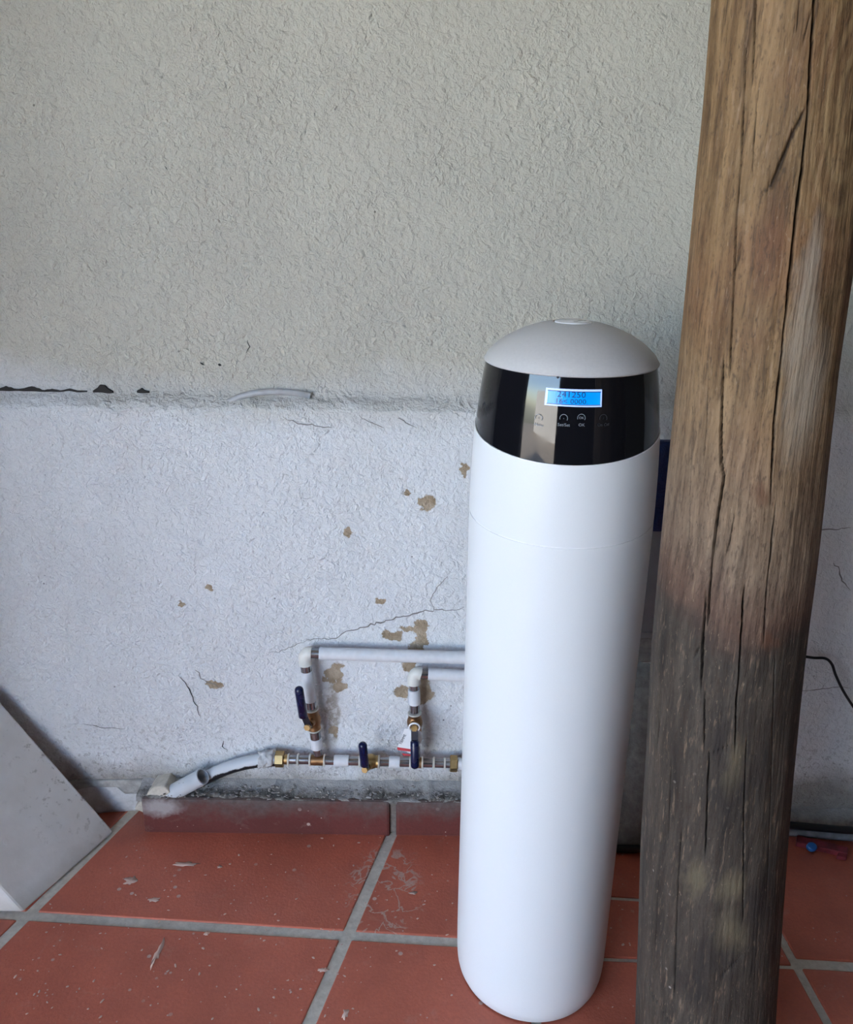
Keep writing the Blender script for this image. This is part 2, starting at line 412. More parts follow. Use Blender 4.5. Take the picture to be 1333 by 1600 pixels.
for pts, w, m, j in (
    ([(480, 1000), (502, 996), (522, 998), (550, 983), (590, 973), (620, 965), (650, 957), (680, 953), (712, 954), (728, 950)], 0.0030, M_CRACKPALE, 0.006),
    ([(420, 1020), (446, 1014), (470, 1004), (486, 1000)], 0.0018, M_CRACKPALE, 0.004),
    ([(700, 900), (682, 918), (672, 938), (678, 952)], 0.0018, M_CRACKPALE, 0.003),
    ([(282, 1056), (296, 1074), (305, 1094), (313, 1118)], 0.0024, M_CRACK, 0.006),
    ([(306, 1046), (318, 1062), (334, 1066), (345, 1074)], 0.0022, M_CRACKPALE, 0.005),
    ([(352, 1158), (348, 1166), (356, 1172)], 0.002, M_CRACK, 0.004),
    ([(443, 652), (470, 662), (492, 664), (518, 668)], 0.0026, M_CRACKPALE, 0.004),
    ([(560, 650), (580, 660), (600, 668)], 0.0020, M_CRACKPALE, 0.004),
    ([(620, 652), (640, 664), (652, 668)], 0.0020, M_CRACKPALE, 0.004),
    ([(390, 528), (394, 538), (389, 548)], 0.0022, M_CRACK, 0.002),
    ([(264, 260), (268, 266)], 0.002, M_CRACK, 0.002),
    ([(318, 563), (324, 566)], 0.003, M_CRACK, 0.001), ([(346, 565), (351, 567)], 0.004, M_CRACK, 0.001),
    ([(1262, 830), (1285, 828), (1330, 824)], 0.0022, M_CRACKPALE, 0.005),
    ([(1302, 878), (1312, 892), (1316, 908), (1330, 922)], 0.0024, M_CRACKPALE, 0.004),
    ([(1250, 1080), (1280, 1076), (1300, 1074), (1330, 1074)], 0.0018, M_CRACKPALE, 0.003),
    ([(130, 1130), (160, 1136), (195, 1138)], 0.0016, M_CRACK, 0.003),
    ([(215, 1232), (245, 1228), (262, 1222), (285, 1214)], 0.0034, M_CRACK, 0.004),
    ([(246, 1224), (250, 1236), (262, 1230)], 0.0024, M_CRACK, 0.003)):
    ribbon('wall_crack', pts, w, m, wall, jit=j)

# open gap between ledge and upper wall at the left, and soil caught along it
def ledge_gap(name, x0, x1, lo, hi, mat, seed, d=0.006):
    n = int(abs(x1 - x0) / 4) + 2; v = []; f = []
    for i in range(n):
        s = i / (n - 1); px = x0 + (x1 - x0) * s
        p = at(px, 617, up_y(-0.4)); x = p.x
        env = math.sin(math.pi * min(1, max(0.03, s)))
        h = lo + (hi - lo) * max(0, noise.noise(Vector((px * 0.045, seed, 0.2))) + 0.30 + 0.3 * noise.noise(Vector((px * 0.21, seed, 6.2)))) * env
        zb = 0.868 + 0.003 * noise.noise(Vector((px * 0.05, seed, 5)))
        yw = up_y(x) + wobble(x, 0.875)
        for yy, zz in ((yw - d, zb), (yw - d, zb + h), (yw + 0.02, zb + h), (yw + 0.02, zb)): v.append((x, yy, zz))
    for i in range(n - 1):
        for k in range(4): f.append((4 * i + k, 4 * i + (k + 1) % 4, 4 * i + 4 + (k + 1) % 4, 4 * i + 4 + k))
    f += [(0, 3, 2, 1), (4 * n - 4, 4 * n - 3, 4 * n - 2, 4 * n - 1)]
    return mesh(name, v, f, mat, wall)
ledge_gap('ledge_gap', -60, 138, 0.002, 0.009, M_CRACK, 1.0, 0.004)
ledge_gap('ledge_gap', 148, 178, 0.003, 0.016, M_CRACK, 2.2, 0.005)
ledge_gap('ledge_gap', 216, 234, 0.003, 0.016, M_CRACK, 3.4, 0.005)

# floor: slab of grout with terracotta tiles laid in it
floor = box('floor', -3.75, 2.6, -1.6, 1.60, -0.06, -0.0035, M_GROUT)
tag(floor, 'terracotta tiled porch floor with grey grout joints', kind='structure')
def L2(a, b): return ((a.x, a.y), (b.x, b.y))
def isect(l1, l2):
    (x1, y1), (x2, y2) = l1; (x3, y3), (x4, y4) = l2
    d = (x1 - x2) * (y3 - y4) - (y1 - y2) * (x3 - x4)
    a = x1 * y2 - y1 * x2; b = x3 * y4 - y3 * x4
    return ((a * (x3 - x4) - (x1 - x2) * b) / d, (a * (y3 - y4) - (y1 - y2) * b) / d)
def shift(l, dx, dy): return ((l[0][0] + dx, l[0][1] + dy), (l[1][0] + dx, l[1][1] + dy))
row1 = L2(atz(45, 1430, 0), atz(710, 1471, 0))
rowW = ((-1.0, 1.452), (1.0, 1.452))
colB = L2(atz(6, 1466, 0), atz(216, 1258, 0))
colA = L2(atz(482, 1600, 0), atz(608, 1312, 0))
colC = L2(atz(1226, 1480, 0), atz(1292, 1600, 0))
a1 = isect(colA, row1); b1 = isect(colB, row1); T = math.hypot(a1[0] - b1[0], a1[1] - b1[1])
colA2 = shift(colA, T * 0.62, 0)
cols = [shift(colB, -3 * T, 0), shift(colB, -2 * T, 0), shift(colB, -T, 0), colB, colA, colA2, colC, shift(colC, T, 0), shift(colC, 2 * T, 0), shift(colC, 3 * T, 0)]
rows_ = [rowW, row1] + [shift(row1, 0, -T * i) for i in (1, 2, 3, 4)]
rowX = L2(atz(955, 1402, 0), atz(1002, 1405, 0)); rowY = L2(atz(955, 1498, 0), atz(1002, 1500, 0))
G = 0.0105
def inset(poly, g):
    n = len(poly); out = []
    area = sum(poly[i][0] * poly[(i + 1) % n][1] - poly[(i + 1) % n][0] * poly[i][1] for i in range(n))
    s = 1 if area > 0 else -1
    ls = []
    for i in range(n):
        (ax, ay), (bx, by) = poly[i], poly[(i + 1) % n]; l = math.hypot(bx - ax, by - ay)
        nx, ny = -(by - ay) / l * s * g, (bx - ax) / l * s * g
        ls.append(((ax + nx, ay + ny), (bx + nx, by + ny)))
    return [isect(ls[i - 1], ls[i]) for i in range(n)]
def tile(poly, g=G):
    q = inset(poly, g); c = (sum(p[0] for p in q) / len(q), sum(p[1] for p in q) / len(q), 0)
    dz = random.uniform(-0.0006, 0.0006)
    return prism('floor_tile', q, -0.012, dz, M_TILE, floor, 0.0022, origin=c)
for i in range(len(cols) - 1):
    for j in range(len(rows_) - 1):
        if cols[i] is colA2 and j == 0: rr = [rowW, rowX, rowY]
        elif cols[i] is colA2 and j == 1: rr = [rowY, rows_[2]]
        else: rr = [rows_[j], rows_[j + 1]]
        for a, b in zip(rr[:-1], rr[1:]):
            poly = [isect(cols[i], b), isect(cols[i + 1], b), isect(cols[i + 1], a), isect(cols[i], a)]
            if max(p[1] for p in poly) < -1.0 or max(p[0] for p in poly) < -2.2 or min(p[0] for p in poly) > 2.2: continue
            tile(poly, 0.004 if cols[i] is colA2 else G)

# tiled skirting in front of the wall, set on the floor
sk_y = atz(420, 1302, 0).y
skx = [atz(224, 1302, 0).x, at(614, 1280, sk_y).x]
skx += [skx[1] + T * 0.55, at(1120, 1280, sk_y).x]
base = thing('baseboard_back', None, None, (0.3, sk_y, 0)); tag(base, 'dark terracotta skirting tiles, shade painted into their colour, along the foot of the wall', kind='structure')
mesh('backing', [], [], None, base) if False else None
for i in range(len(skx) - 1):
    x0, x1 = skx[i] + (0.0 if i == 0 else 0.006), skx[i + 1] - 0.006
    o = prism('skirting_tile', [(x0, sk_y), (x1, sk_y), (x1, sk_y + 0.014), (x0, sk_y + 0.014)], -0.010, 0.079 + random.uniform(-.001, .001), M_SKIRT_SHADED, base, 0.006, origin=((x0 + x1) / 2, sk_y, 0))
box('skirting_bed', skx[0] + 0.012, skx[-1], sk_y + 0.009, 1.445, 0.0, 0.076, M_OLDGROUT, base)

# lumpy mortar and soil lying on the skirting, up against the wall
def lumpy(name, x0, x1, prof, mat, parent, amp, freq, seed, res=0.004, kind=None, label=None):
    n = int((x1 - x0) / res); v = []; f = []; m = len(prof)
    for i in range(n + 1):
        x = x0 + (x1 - x0) * i / n
        for k, (y, z) in enumerate(prof):
            q = Vector((x * freq, y * freq + k * 0.9, seed)); a = noise.fractal(q, 1.0, 2.0, 4) * amp
            edge = 0 if k in (m - 1,) else 1
            v.append((x, y - a * 0.7 * edge, z + a * edge))
    for i in range(n):
        for k in range(m - 1): f.append((i * m + k, (i + 1) * m + k, (i + 1) * m + k + 1, i * m + k + 1))
    o = mesh(name, v, f, mat, parent, True)
    if kind: o['kind'] = kind
    return o
lumpy('mortar_bed', skx[0] - 0.01, skx[-1], [(sk_y + 0.004, 0.070), (sk_y + 0.003, 0.0775), (sk_y + 0.008, 0.0795), (sk_y + 0.016, 0.0800), (sk_y + 0.026, 0.0805), (sk_y + 0.036, 0.082), (sk_y + 0.043, 0.086), (1.45, 0.092)], M_SOIL, base, 0.0055, 30, 2.0, kind='stuff')
lumpy('soil_bed', at(1150, 1280, 1.4).x, 1.6, [(1.385, -0.002), (1.395, 0.006), (1.408, 0.013), (1.42, 0.02), (1.435, 0.03), (1.455, 0.036)], M_SOIL, base, 0.006, 30, 5.0, kind='stuff')
# porch roof, the house wall behind the viewer and the yard
ceil = box('ceiling', -3.75, 2.6, -1.7, 1.62, 2.42, 2.56, M_CEIL); tag(ceil, 'plain porch ceiling out of view', kind='structure')
rear = box('wall_rear', -0.85, 2.6, -1.75, -1.6, 0, 2.42, M_REAR); tag(rear, 'dark wall behind the viewer', kind='structure')
side = box('wall_side_blocker', -1.40, -1.16, 0.45, 1.62, 0, 2.42, M_REAR); tag(side, 'short dark unseen wall added just left of view to block light', kind='structure')  # added out of view to shade the left of the back wall
left = box('wall_left', -3.75, -3.6, -0.9, 1.62, 0, 2.42, M_REAR); tag(left, 'dark side wall far left of the porch, out of view', kind='structure')
right = box('wall_right', 2.6, 2.75, -1.75, 1.62, 0, 2.42, M_REAR); tag(right, 'dark side wall of the porch out of view', kind='structure')
M_OUT = plain('sunlit_render', (0.74, 0.72, 0.67), 0.9, var=0.04, scale=3)
yw_ = box('wall_yard', -9.0, 1.2, -7.3, -7.0, -0.07, 2.1, M_OUT); tag(yw_, 'sunlit pale yard wall behind the viewer', kind='structure')
yard = box('ground', -14, 14, -16, 3.0, -0.16, -0.07, M_YARD); tag(yard, 'sunlit paved yard outside the porch', kind='structure')

# ------------------------------------------------------------------ water softener
SD = 1.076
SX = 0.5 * (at(872, 850, SD).x + at(826, 1500, SD).x)
M_BODY = plain('white_moulded_plastic', (0.76, 0.77, 0.78), 0.34, var=0.006, scale=600, spec=0.35)
M_LID = plain('pearl_grey_lid', (0.56, 0.54, 0.53), 0.40, var=0.02, scale=300)
M_PANEL = plain('black_gloss_panel', (0.006, 0.006, 0.008), 0.045, var=0.05)
M_BEAD = plain('white_bead', (0.85, 0.85, 0.86), 0.3, var=0.01)
M_BASE = plain('dark_base_plastic', (0.03, 0.03, 0.035), 0.5)
k = Mat('lcd_backlight', 0.25); k.set('Base Color', (0.0, 0.10, 0.32)); 
g = k.noise(55, 2); k.set('Emission Color', k.mix(k.ramp(g, 0.3, 0.7), (0.0, 0.23, 0.80), (0.0, 0.30, 0.90))); k.b.inputs['Emission Strength'].default_value = 0.33
M_LCD = k.m
k = Mat('lcd_frame_glow', 0.3, color=(0.3, 0.4, 0.7)); k.set('Emission Color', (0.32, 0.45, 0.95)); k.b.inputs['Emission Strength'].default_value = 0.30; M_LCDF = k.m
M_LCDTXT = plain('lcd_segments', (0.004, 0.02, 0.12), 0.4)
M_PRINT = plain('panel_print', (0.22, 0.24, 0.27), 0.5)
M_PRINTDIM = plain('panel_print_dim', (0.035, 0.038, 0.045), 0.5)
RB = 0.1252
PROF = [(0.0, 0.1100), (0.010, 0.1150), (0.022, 0.1178), (0.045, 0.1192), (0.09, 0.1198), (0.45, 0.1208), (0.70, 0.1216), (0.80, 0.1218), (0.84, 0.1212), (0.88, 0.1198), (0.92, 0.1174), (0.95, 0.1146), (0.98, 0.1106), (1.0, 0.1068)]
def rad(z):
    for (z0, r0), (z1, r1) in zip(PROF[:-1], PROF[1:]):
        if z <= z1:
            i = PROF.index((z0, r0)); t = (z - z0) / (z1 - z0)
            zm, rm = PROF[max(i - 1, 0)]; zp, rp = PROF[min(i + 2, len(PROF) - 1)]
            m0 = (r1 - rm) / (z1 - zm) * (z1 - z0); m1 = (rp - r0) / (zp - z0) * (z1 - z0)
            return (2*t**3-3*t*t+1)*r0 + (t**3-2*t*t+t)*m0 + (-2*t**3+3*t*t)*r1 + (t**3-t*t)*m1
    return PROF[-1][1]
FRONT = math.atan2(-SD, -SX)          # the display looks at the viewer
def sp(phi, z, off=0.0):
    """point on the softener, phi measured from the display's centre, positive to the viewer's right"""
    a = FRONT + phi; r = rad(min(max(z, 0), 1.0)) + off
    return Vector((SX + r * math.cos(a), SD + r * math.sin(a), z))
soft = thing('water_softener', 'tall white cylindrical water softener with black display band and pearl lid', 'water softener', (SX, SD, 0))
NS = 128
def skin(name, zlo, zhi, rows, mat, off=0.0, close=False, parent=soft):
    """band of the softener between two height functions of phi"""
    v = []; f = []
    for i in range(rows + 1):
        for j in range(NS):
            ph = 2 * math.pi * j / NS; a = zlo(ph); b = zhi(ph); t = i / rows
            v.append(sp(ph, a + (b - a) * t, off))
    for i in range(rows):
        for j in range(NS): f.append((i * NS + j, i * NS + (j + 1) % NS, (i + 1) * NS + (j + 1) % NS, (i + 1) * NS + j))
    # return the edges inwards so that the shell has thickness
    for row, dz in ((0, 0.0), (rows, 0.0)):
        b0 = len(v)
        for j in range(NS):
            p = v[row * NS + j]; c = Vector((SX, SD, p.z)); v.append(p + (c - p).normalized() * 0.006)
        for j in range(NS):
            q = (row * NS + j, row * NS + (j + 1) % NS, b0 + (j + 1) % NS, b0 + j)
            f.append(q if row else q[::-1])
    o = mesh(name, v, f, mat, parent, True); sharpen(o, 40); return o
Z_SEAM = lambda ph: 0.8005 - 0.0075 * math.cos(ph)
Z_EDGE = lambda ph: 0.9175 - 0.0215 * math.cos(ph)
Z_RIM = lambda ph: 0.9985 + 0.0015 * math.cos(ph)
skin('cabinet', lambda p: 0.004, lambda p: Z_SEAM(p) - 0.0009, 90, M_BODY)
skin('head_cover', lambda p: Z_SEAM(p) + 0.0009, lambda p: Z_EDGE(p) - 0.0006, 24, M_BODY)
panel = skin('display_panel', lambda p: Z_EDGE(p) + 0.0006, Z_RIM, 30, M_PANEL, -0.0010)
def ring(name, zf, r, mat, off, parent=soft):
    pts = [sp(2 * math.pi * j / NS, zf(2 * math.pi * j / NS), off) for j in range(NS)]; v = []; f = []
    for j, p in enumerate(pts):
        c = (p - Vector((SX, SD, p.z))).normalized()
        for k_ in range(8):
            w = 2 * math.pi * k_ / 8; v.append(p + c * (r * math.cos(w)) + Vector((0, 0, r * math.sin(w))))
    for j in range(NS):
        for k_ in range(8): f.append((j * 8 + k_, ((j + 1) % NS) * 8 + k_, ((j + 1) % NS) * 8 + (k_ + 1) % 8, j * 8 + (k_ + 1) % 8))
    o = mesh(name, v, f, mat, parent, True); sharpen(o, 80); return o
ring('edge_bead', lambda p: Z_EDGE(p) - 0.0002, 0.0009, M_BEAD, -0.0003)
ring('seam_ring', Z_SEAM, 0.0012, M_BEAD, -0.0016)
lid = MB()
RL = 0.1078
pr = [(0.9975, RL - 0.006), (0.9975, RL - 0.001), (0.9985, RL + 0.0006), (1.0000, RL + 0.0009), (1.0015, RL)]
for i in range(1, 30):
    u = 1 - i / 29 * (1 - 0.24); h = 0.0475 * max(0, 1 - u * u) ** 0.74
    pr.append((1.0015 + h, RL * u))
zt = pr[-1][0]
pr += [(zt - 0.0010, 0.0245), (zt - 0.0012, 0.0225), (zt - 0.0012, 0.0)]
lid._rev(Vector((SX, SD, 0)), Vector((0, 0, 1)), pr, NS)
lido = lid.build('lid', M_LID, soft, True, sharp=30)
MB()._rev(Vector((SX, SD, 0)), Vector((0, 0, 1)), [(zt - 0.0016, 0.0228), (zt + 0.0004, 0.0226), (zt + 0.0010, 0.0215), (zt + 0.0012, 0.0)], 48).build('lid_button', M_BEAD, lido, True)
MB()._rev(Vector((SX, SD, 0)), Vector((0, 0, 1)), [(0.0005, 0.0), (0.0005, 0.100), (0.006, 0.104), (0.012, 0.104), (0.012, 0.0)], 64).build('foot_ring', M_BASE, soft, True)

# find the display position on the shell from the photo
def on_shell(px, py):
    d = ray(px, py); o = Vector((0, 0, CAM_Z)); t = 0.9
    best = None
    lo, hi = 0.6, 1.3
    for i in range(400):
        t = lo + (hi - lo) * i / 400; p = o + d * t
        if math.hypot(p.x - SX, p.y - SD) < rad(min(max(p.z, 0), 1.0)):
            ph = math.atan2(p.y - SD, p.x - SX) - FRONT
            return math.atan2(math.sin(ph), math.cos(ph)), p.z
    return 0, 0.9
def patch(name, ph0, ph1, z0, z1, mat, parent, off, depth=0.0012, nx=14, rx=0.0):
    v = []; f = []; ny = 4
    for lay in (off, off - depth):
        for i in range(ny + 1):
            for j in range(nx + 1): v.append(sp(ph0 + (ph1 - ph0) * j / nx, z0 + (z1 - z0) * i / ny, lay))
    n = nx + 1; S = n * (ny + 1)
    for i in range(ny):
        for j in range(nx):
            a = i * n + j; f.append((a, a + 1, a + n + 1, a + n)); f.append((S + a, S + a + n, S + a + n + 1, S + a + 1))
    edge = [j for j in range(n)] + [i * n + nx for i in range(1, ny + 1)] + [ny * n + j for j in range(nx - 1, -1, -1)] + [i * n for i in range(ny - 1, 0, -1)]
    for a, b in zip(edge, edge[1:] + edge[:1]): f.append((b, a, S + a, S + b))
    return mesh(name, v, f, mat, parent)
c0 = on_shell(853.5, 605.5); c1 = on_shell(939.5, 635.5)
lcd = patch('lcd_screen', c0[0], c1[0], c1[1], c0[1], M_LCDF, panel, 0.0002)
dz = c0[1] - c1[1]; dp = c1[0] - c0[0]
patch('lcd_window', c0[0] + dp * 0.045, c1[0] - dp * 0.03, c1[1] + dz * 0.13, c0[1] - dz * 0.15, M_LCD, lcd, 0.0005)
patch('lcd_border', c0[0] + dp * 0.035, c1[0] - dp * 0.02, c0[1] - dz * 0.15, c0[1] - dz * 0.11, M_LCDTXT, lcd, 0.0006, nx=10)
patch('lcd_border', c0[0] + dp * 0.035, c1[0] - dp * 0.02, c1[1] + dz * 0.09, c1[1] + dz * 0.125, M_LCDTXT, lcd, 0.0006, nx=10)

def text_mesh(body, size):
    cu = bpy.data.curves.new('txt', 'FONT'); cu.body = body; cu.size = size; cu.align_x = 'CENTER'; cu.align_y = 'CENTER'; cu.resolution_u = 2
    o = bpy.data.objects.new('txt', cu); COL.objects.link(o)
    dg = bpy.context.evaluated_depsgraph_get(); dg.update()
    me = bpy.data.meshes.new_from_object(o.evaluated_get(dg))
    v = [x.co.copy() for x in me.vertices]; f = [tuple(p.vertices) for p in me.polygons]
    bpy.data.objects.remove(o); bpy.data.curves.remove(cu); bpy.data.meshes.remove(me)
    return v, f
def shell_text(name, body, px, py, size, mat, parent, off=0.0009, sx=1.0):
    ph, z = on_shell(px, py); r = rad(z); v, f = text_mesh(body, size)
    return mesh(name, [sp(ph + p.x * sx / r, z + p.y, off) for p in v], f, mat, parent)
shell_text('lcd_text', '241250', 893, 616.5, 0.0095, M_LCDTXT, lcd, sx=1.15)
shell_text('lcd_text', '16< 0000.', 893, 627, 0.0080, M_LCDTXT, lcd, sx=1.15)
def shell_arc(name, px, py, r, a0, a1, w, mat, parent):
    ph, z = on_shell(px, py); rr = rad(z); v = []; f = []; n = 20
    for i in range(n + 1):
        a = R(a0 + (a1 - a0) * i / n)
        for q in (r - w / 2, r + w / 2): v.append(sp(ph + q * math.cos(a) / rr, z + q * math.sin(a), 0.0004))
    for i in range(n): f.append((2 * i, 2 * i + 1, 2 * i + 3, 2 * i + 2))
    return mesh(name, v, f, mat, parent)
for px, lab, mt, sym in ((842, 'Menu', M_PRINT, '+'), (881, 'Set/Set', M_PRINT, '-'), (908.5, 'OK', M_PRINT, 'OK'), (942, 'On Off', M_PRINTDIM, '/')):
    ic = shell_arc('touch_icon', px, 653, 0.0044, -30, 200, 0.0006, mt, panel)
    shell_text('icon_symbol', sym, px, 653, 0.0040, mt, ic, 0.0004)
    shell_text('icon_caption', lab, px, 663.5, 0.0050, mt, ic, 0.0004)
MB()._rev(sp(*on_shell(872, 589)), (sp(0, 0.95) - Vector((SX, SD, 0.95))).normalized(), [(0.0, 0.0016), (0.0006, 0.0014), (0.0007, 0.0)], 16).build('sensor_dot', M_BASE, panel)

# ------------------------------------------------------------------ timber post
PY = 0.85
LEFT = [(0, 1115), (175, 1100), (306, 1087), (437, 1074), (634, 1054), (707, 1046), (811, 1036), (923, 1026), (1022, 1018), (1194, 1009.5), (1316, 1002.5), (1478, 999), (1600, 995.5)]
RIGHT = [(0, 1374), (175, 1358), (306, 1344), (407, 1333), (564, 1308), (682, 1294.5), (811, 1280), (950, 1262.7), (1051, 1252.5), (1194, 1240), (1356, 1228), (1519, 1217), (1600, 1212)]
def interp(tab, y):
    if y <= tab[0][0]: (a, b), (c, d) = tab[0], tab[1]
    elif y >= tab[-1][0]: (a, b), (c, d) = tab[-2], tab[-1]
    else:
        for (a, b), (c, d) in zip(tab[:-1], tab[1:]):
            if y <= c: break
    return b + (d - b) * (y - a) / (c - a)
AX = []          # (z, x, r) up the post
for y in range(1740, -141, -40):
    l = at(interp(LEFT, min(y, 1600)) + (y - 1600) * -0.02 * (y > 1600), y, PY); r = at(interp(RIGHT, min(y, 1600)) + (y - 1600) * -0.03 * (y > 1600), y, PY)
    AX.append((0.5 * (l.z + r.z), 0.5 * (l.x + r.x), 0.5 * (r.x - l.x) * 0.960))
AX = [(z, x - 0.002, r) for z, x, r in AX]
def post_axis(z):
    if z <= AX[0][0]: return AX[0][1], AX[0][2]
    if z >= AX[-1][0]:
        (z0, x0, r0), (z1, x1, r1) = AX[-6], AX[-1]; t = (z - z1) / (z1 - z0)
        return x1 + (x1 - x0) * t, r1 + (r1 - r0) * t * 0.2
    for (z0, x0, r0), (z1, x1, r1) in zip(AX[:-1], AX[1:]):
        if z <= z1:
            t = (z - z0) / (z1 - z0); return x0 + (x1 - x0) * t, r0 + (r1 - r0) * t
def post_hit(px, py):
    d = ray(px, py); o = Vector((0, 0, CAM_Z))
    for i in range(700):
        p = o + d * (0.6 + 0.5 * i / 700); x, r = post_axis(p.z)
        if math.hypot(p.x - x, p.y - PY) < r: return math.atan2(p.y - PY, p.x - x), p.z
    return None
CR = [  # (photo polyline, half width m, depth m)
    ([(1181, -40), (1181, 0), (1179, 66), (1176, 127)], .0022, .012),
    ([(1168, 70), (1165, 87), (1161, 175), (1157, 262), (1150, 350), (1145, 481), (1140, 582)], .0017, .010),
    ([(1274, -40), (1272, 0), (1266, 109), (1262, 175), (1253, 262), (1242, 350), (1233, 437), (1222, 547), (1213, 630), (1210, 656), (1207, 727), (1204, 783)], .0024, .014),
    ([(1211, 797), (1205, 853), (1198, 918), (1194, 1000)], .0020, .012),
    ([(1130, 560), (1128.5, 600), (1126, 670), (1126, 721), (1131, 746), (1125, 783), (1118, 825), (1111, 895), (1106.6, 952), (1105, 975)], .0024, .014),
    ([(1102, 930), (1098, 1002), (1096, 1050), (1095, 1080)], .0024, .012),
    ([(1104, 600), (1102, 684), (1098, 735)], .0012, .006),
    ([(1163, 918), (1159, 980), (1155, 1050), (1150, 1112), (1149, 1173)], .0018, .010),
    ([(1101, 1082), (1100.5, 1130), (1100, 1173)], .0017, .010),
    ([(1108, 1177), (1104, 1275), (1102, 1336)], .0015, .008),
    ([(1035, 1084), (1032, 1130), (1027, 1173)], .0014, .008), ([(1050, 1177), (1047, 1250), (1044.5, 1316)], .0013, .006),
    ([(1066, 1295), (1060, 1400), (1057.5, 1478), (1055, 1560)], .0013, .006), ([(1167, 1153), (1163, 1275), (1163, 1437)], .0014, .006),
    ([(1211, 1023), (1208, 1130), (1206, 1234), (1200.5, 1397)], .0013, .006), ([(998.6, 1440), (1008, 1510), (1021, 1551), (1057.5, 1605)], .0013, .005),
    ([(1036, 1299), (1030, 1400), (1025, 1498)], .0013, .006), ([(1183, 150), (1178, 230), (1174, 290)], .0009, .004),
    ([(1270, 10), (1252, 75)], .0010, .004), ([(1249, 0), (1246, 40), (1232, 58)], .0010, .004),
    ([(1045, 1040), (1063, 1060), (1078, 1090), (1085, 1105)], .0011, .004), ([(1097, 1003), (1090, 1018), (1080, 1035)], .0011, .004),
    ([(1066, 1172), (1108, 1178), (1150, 1160), (1195, 1155)], .0010, .004), ([(1150, 790), (1140, 850), (1128, 880)], .0008, .003),
    ([(1300, 900), (1270, 960)], .0008, .003), ([(1085, 610), (1078, 760), (1075, 860), (1082, 900), (1062, 930)], .0008, .003)]
GOUGE = [([(1262, 162), (1238, 210), (1218, 262), (1205, 290), (1179, 317)], .0040, .004), ([(1160, 375), (1152, 410), (1145, 430)], .003, .003),
         ([(1104, 1540), (1130, 1525), (1155, 1500), (1170, 1480)], .002, .002)]
segs = []
for group_ in (CR, GOUGE):
    for pts, w, dep in group_:
        H = [post_hit(*p) for p in pts]; H = [h for h in H if h]
        if len(H) > 1: segs.append(([(h[1], h[0]) for h in H], w, dep, group_ is GOUGE))
def unwrap(a): return math.atan2(math.sin(a), math.cos(a))
def build_post():
    # rows fine where seen, angles fine on the viewer's side
    zs = [0.0]; 
    while zs[-1] < 1.42: zs.append(zs[-1] + 0.0035)
    while zs[-1] < 2.42: zs.append(min(2.42, zs[-1] + 0.03))
    fine = [R(-200 + 0.50 * i) for i in range(int(220 / 0.50) + 1)]
    rest = [R(20 + 5 * i) for i in range(1, 28)]
    angs = fine + rest; n = len(angs)
    BU = {}
    v = []; dark = []
    act = []
    for (pl, w, dep, gg) in segs:
        for (za, aa), (zb, ab) in zip(pl[:-1], pl[1:]): act.append((min(za, zb), max(za, zb), za, aa, zb, ab, w, dep, pl, gg))
    for z in zs:
        x, r = post_axis(z)
        cut = {}
        prof = [0.0] * n
        for (lo, hi, za, aa, zb, ab, w, dep, pl, gg) in act:
            steep = abs(zb - za) > 0.35 * abs(unwrap(ab - aa)) * r
            if not (lo - 0.003 <= z <= hi + 0.003): continue
            t = min(1, max(0, (z - za) / (zb - za) if abs(zb - za) > 1e-6 else 0))
            ac = aa + unwrap(ab - aa) * t + 0.006 * noise.noise(Vector((z * 45, w * 900, aa * 3)))
            zmin, zmax = min(p[0] for p in pl), max(p[0] for p in pl)
            e = min(1, min(z - zmin + 0.003, zmax - z + 0.003) / 0.02); e = max(0.15, e)
            slope = min(4.0, abs(unwrap(ab - aa)) * r / max(1e-4, abs(zb - za)))
            ww = w * 0.48 * (0.55 + 0.45 * e) * math.sqrt(1 + slope * slope) * (0.8 + 0.5 * noise.noise(Vector((z * 22, aa * 5, 2))))
            half = ww / r
            i0 = int((R(0) + ac - R(-200)) / R(0.5)) if ac > R(-200) else int((ac + 2 * math.pi - R(-200)) / R(0.5))
            k_ = max(2, int(half / R(0.5)) + 2)
            for i in range(max(0, i0 - k_), min(len(fine), i0 + k_ + 1)):
                d = abs(unwrap(angs[i] - ac)) / half
                if d < 1.25:
                    q = dep * e * (1 - max(0, d - 0.55) / 0.70) if d > 0.55 else dep * e
                    prof[i] = max(prof[i], q)
        for i, a in enumerate(angs):
            c, s_ = math.cos(a), math.sin(a)
            lump = 0.0030 * noise.noise(Vector((c * 1.2, s_ * 1.2, z * 1.6))) + 0.0016 * noise.noise(Vector((c * 5, s_ * 5, z * 3.0)))
            fib = 0.0003 * noise.noise(Vector((c * 26, s_ * 26, z * 5))) + 0.0002 * noise.noise(Vector((c * 60, s_ * 60, z * 16)))
            q = r + lump + fib - prof[i]
            v.append((x + q * c, PY + q * s_, z)); dark.append(min(1, max(0, prof[i] - 0.0008) / 0.002))
    f = []
    for j in range(len(zs) - 1):
        for i in range(n): f.append((j * n + i, j * n + (i + 1) % n, (j + 1) * n + (i + 1) % n, (j + 1) * n + i))
    f.append(tuple(range(n - 1, -1, -1))); f.append(tuple((len(zs) - 1) * n + i for i in range(n)))
    return v, f, dark
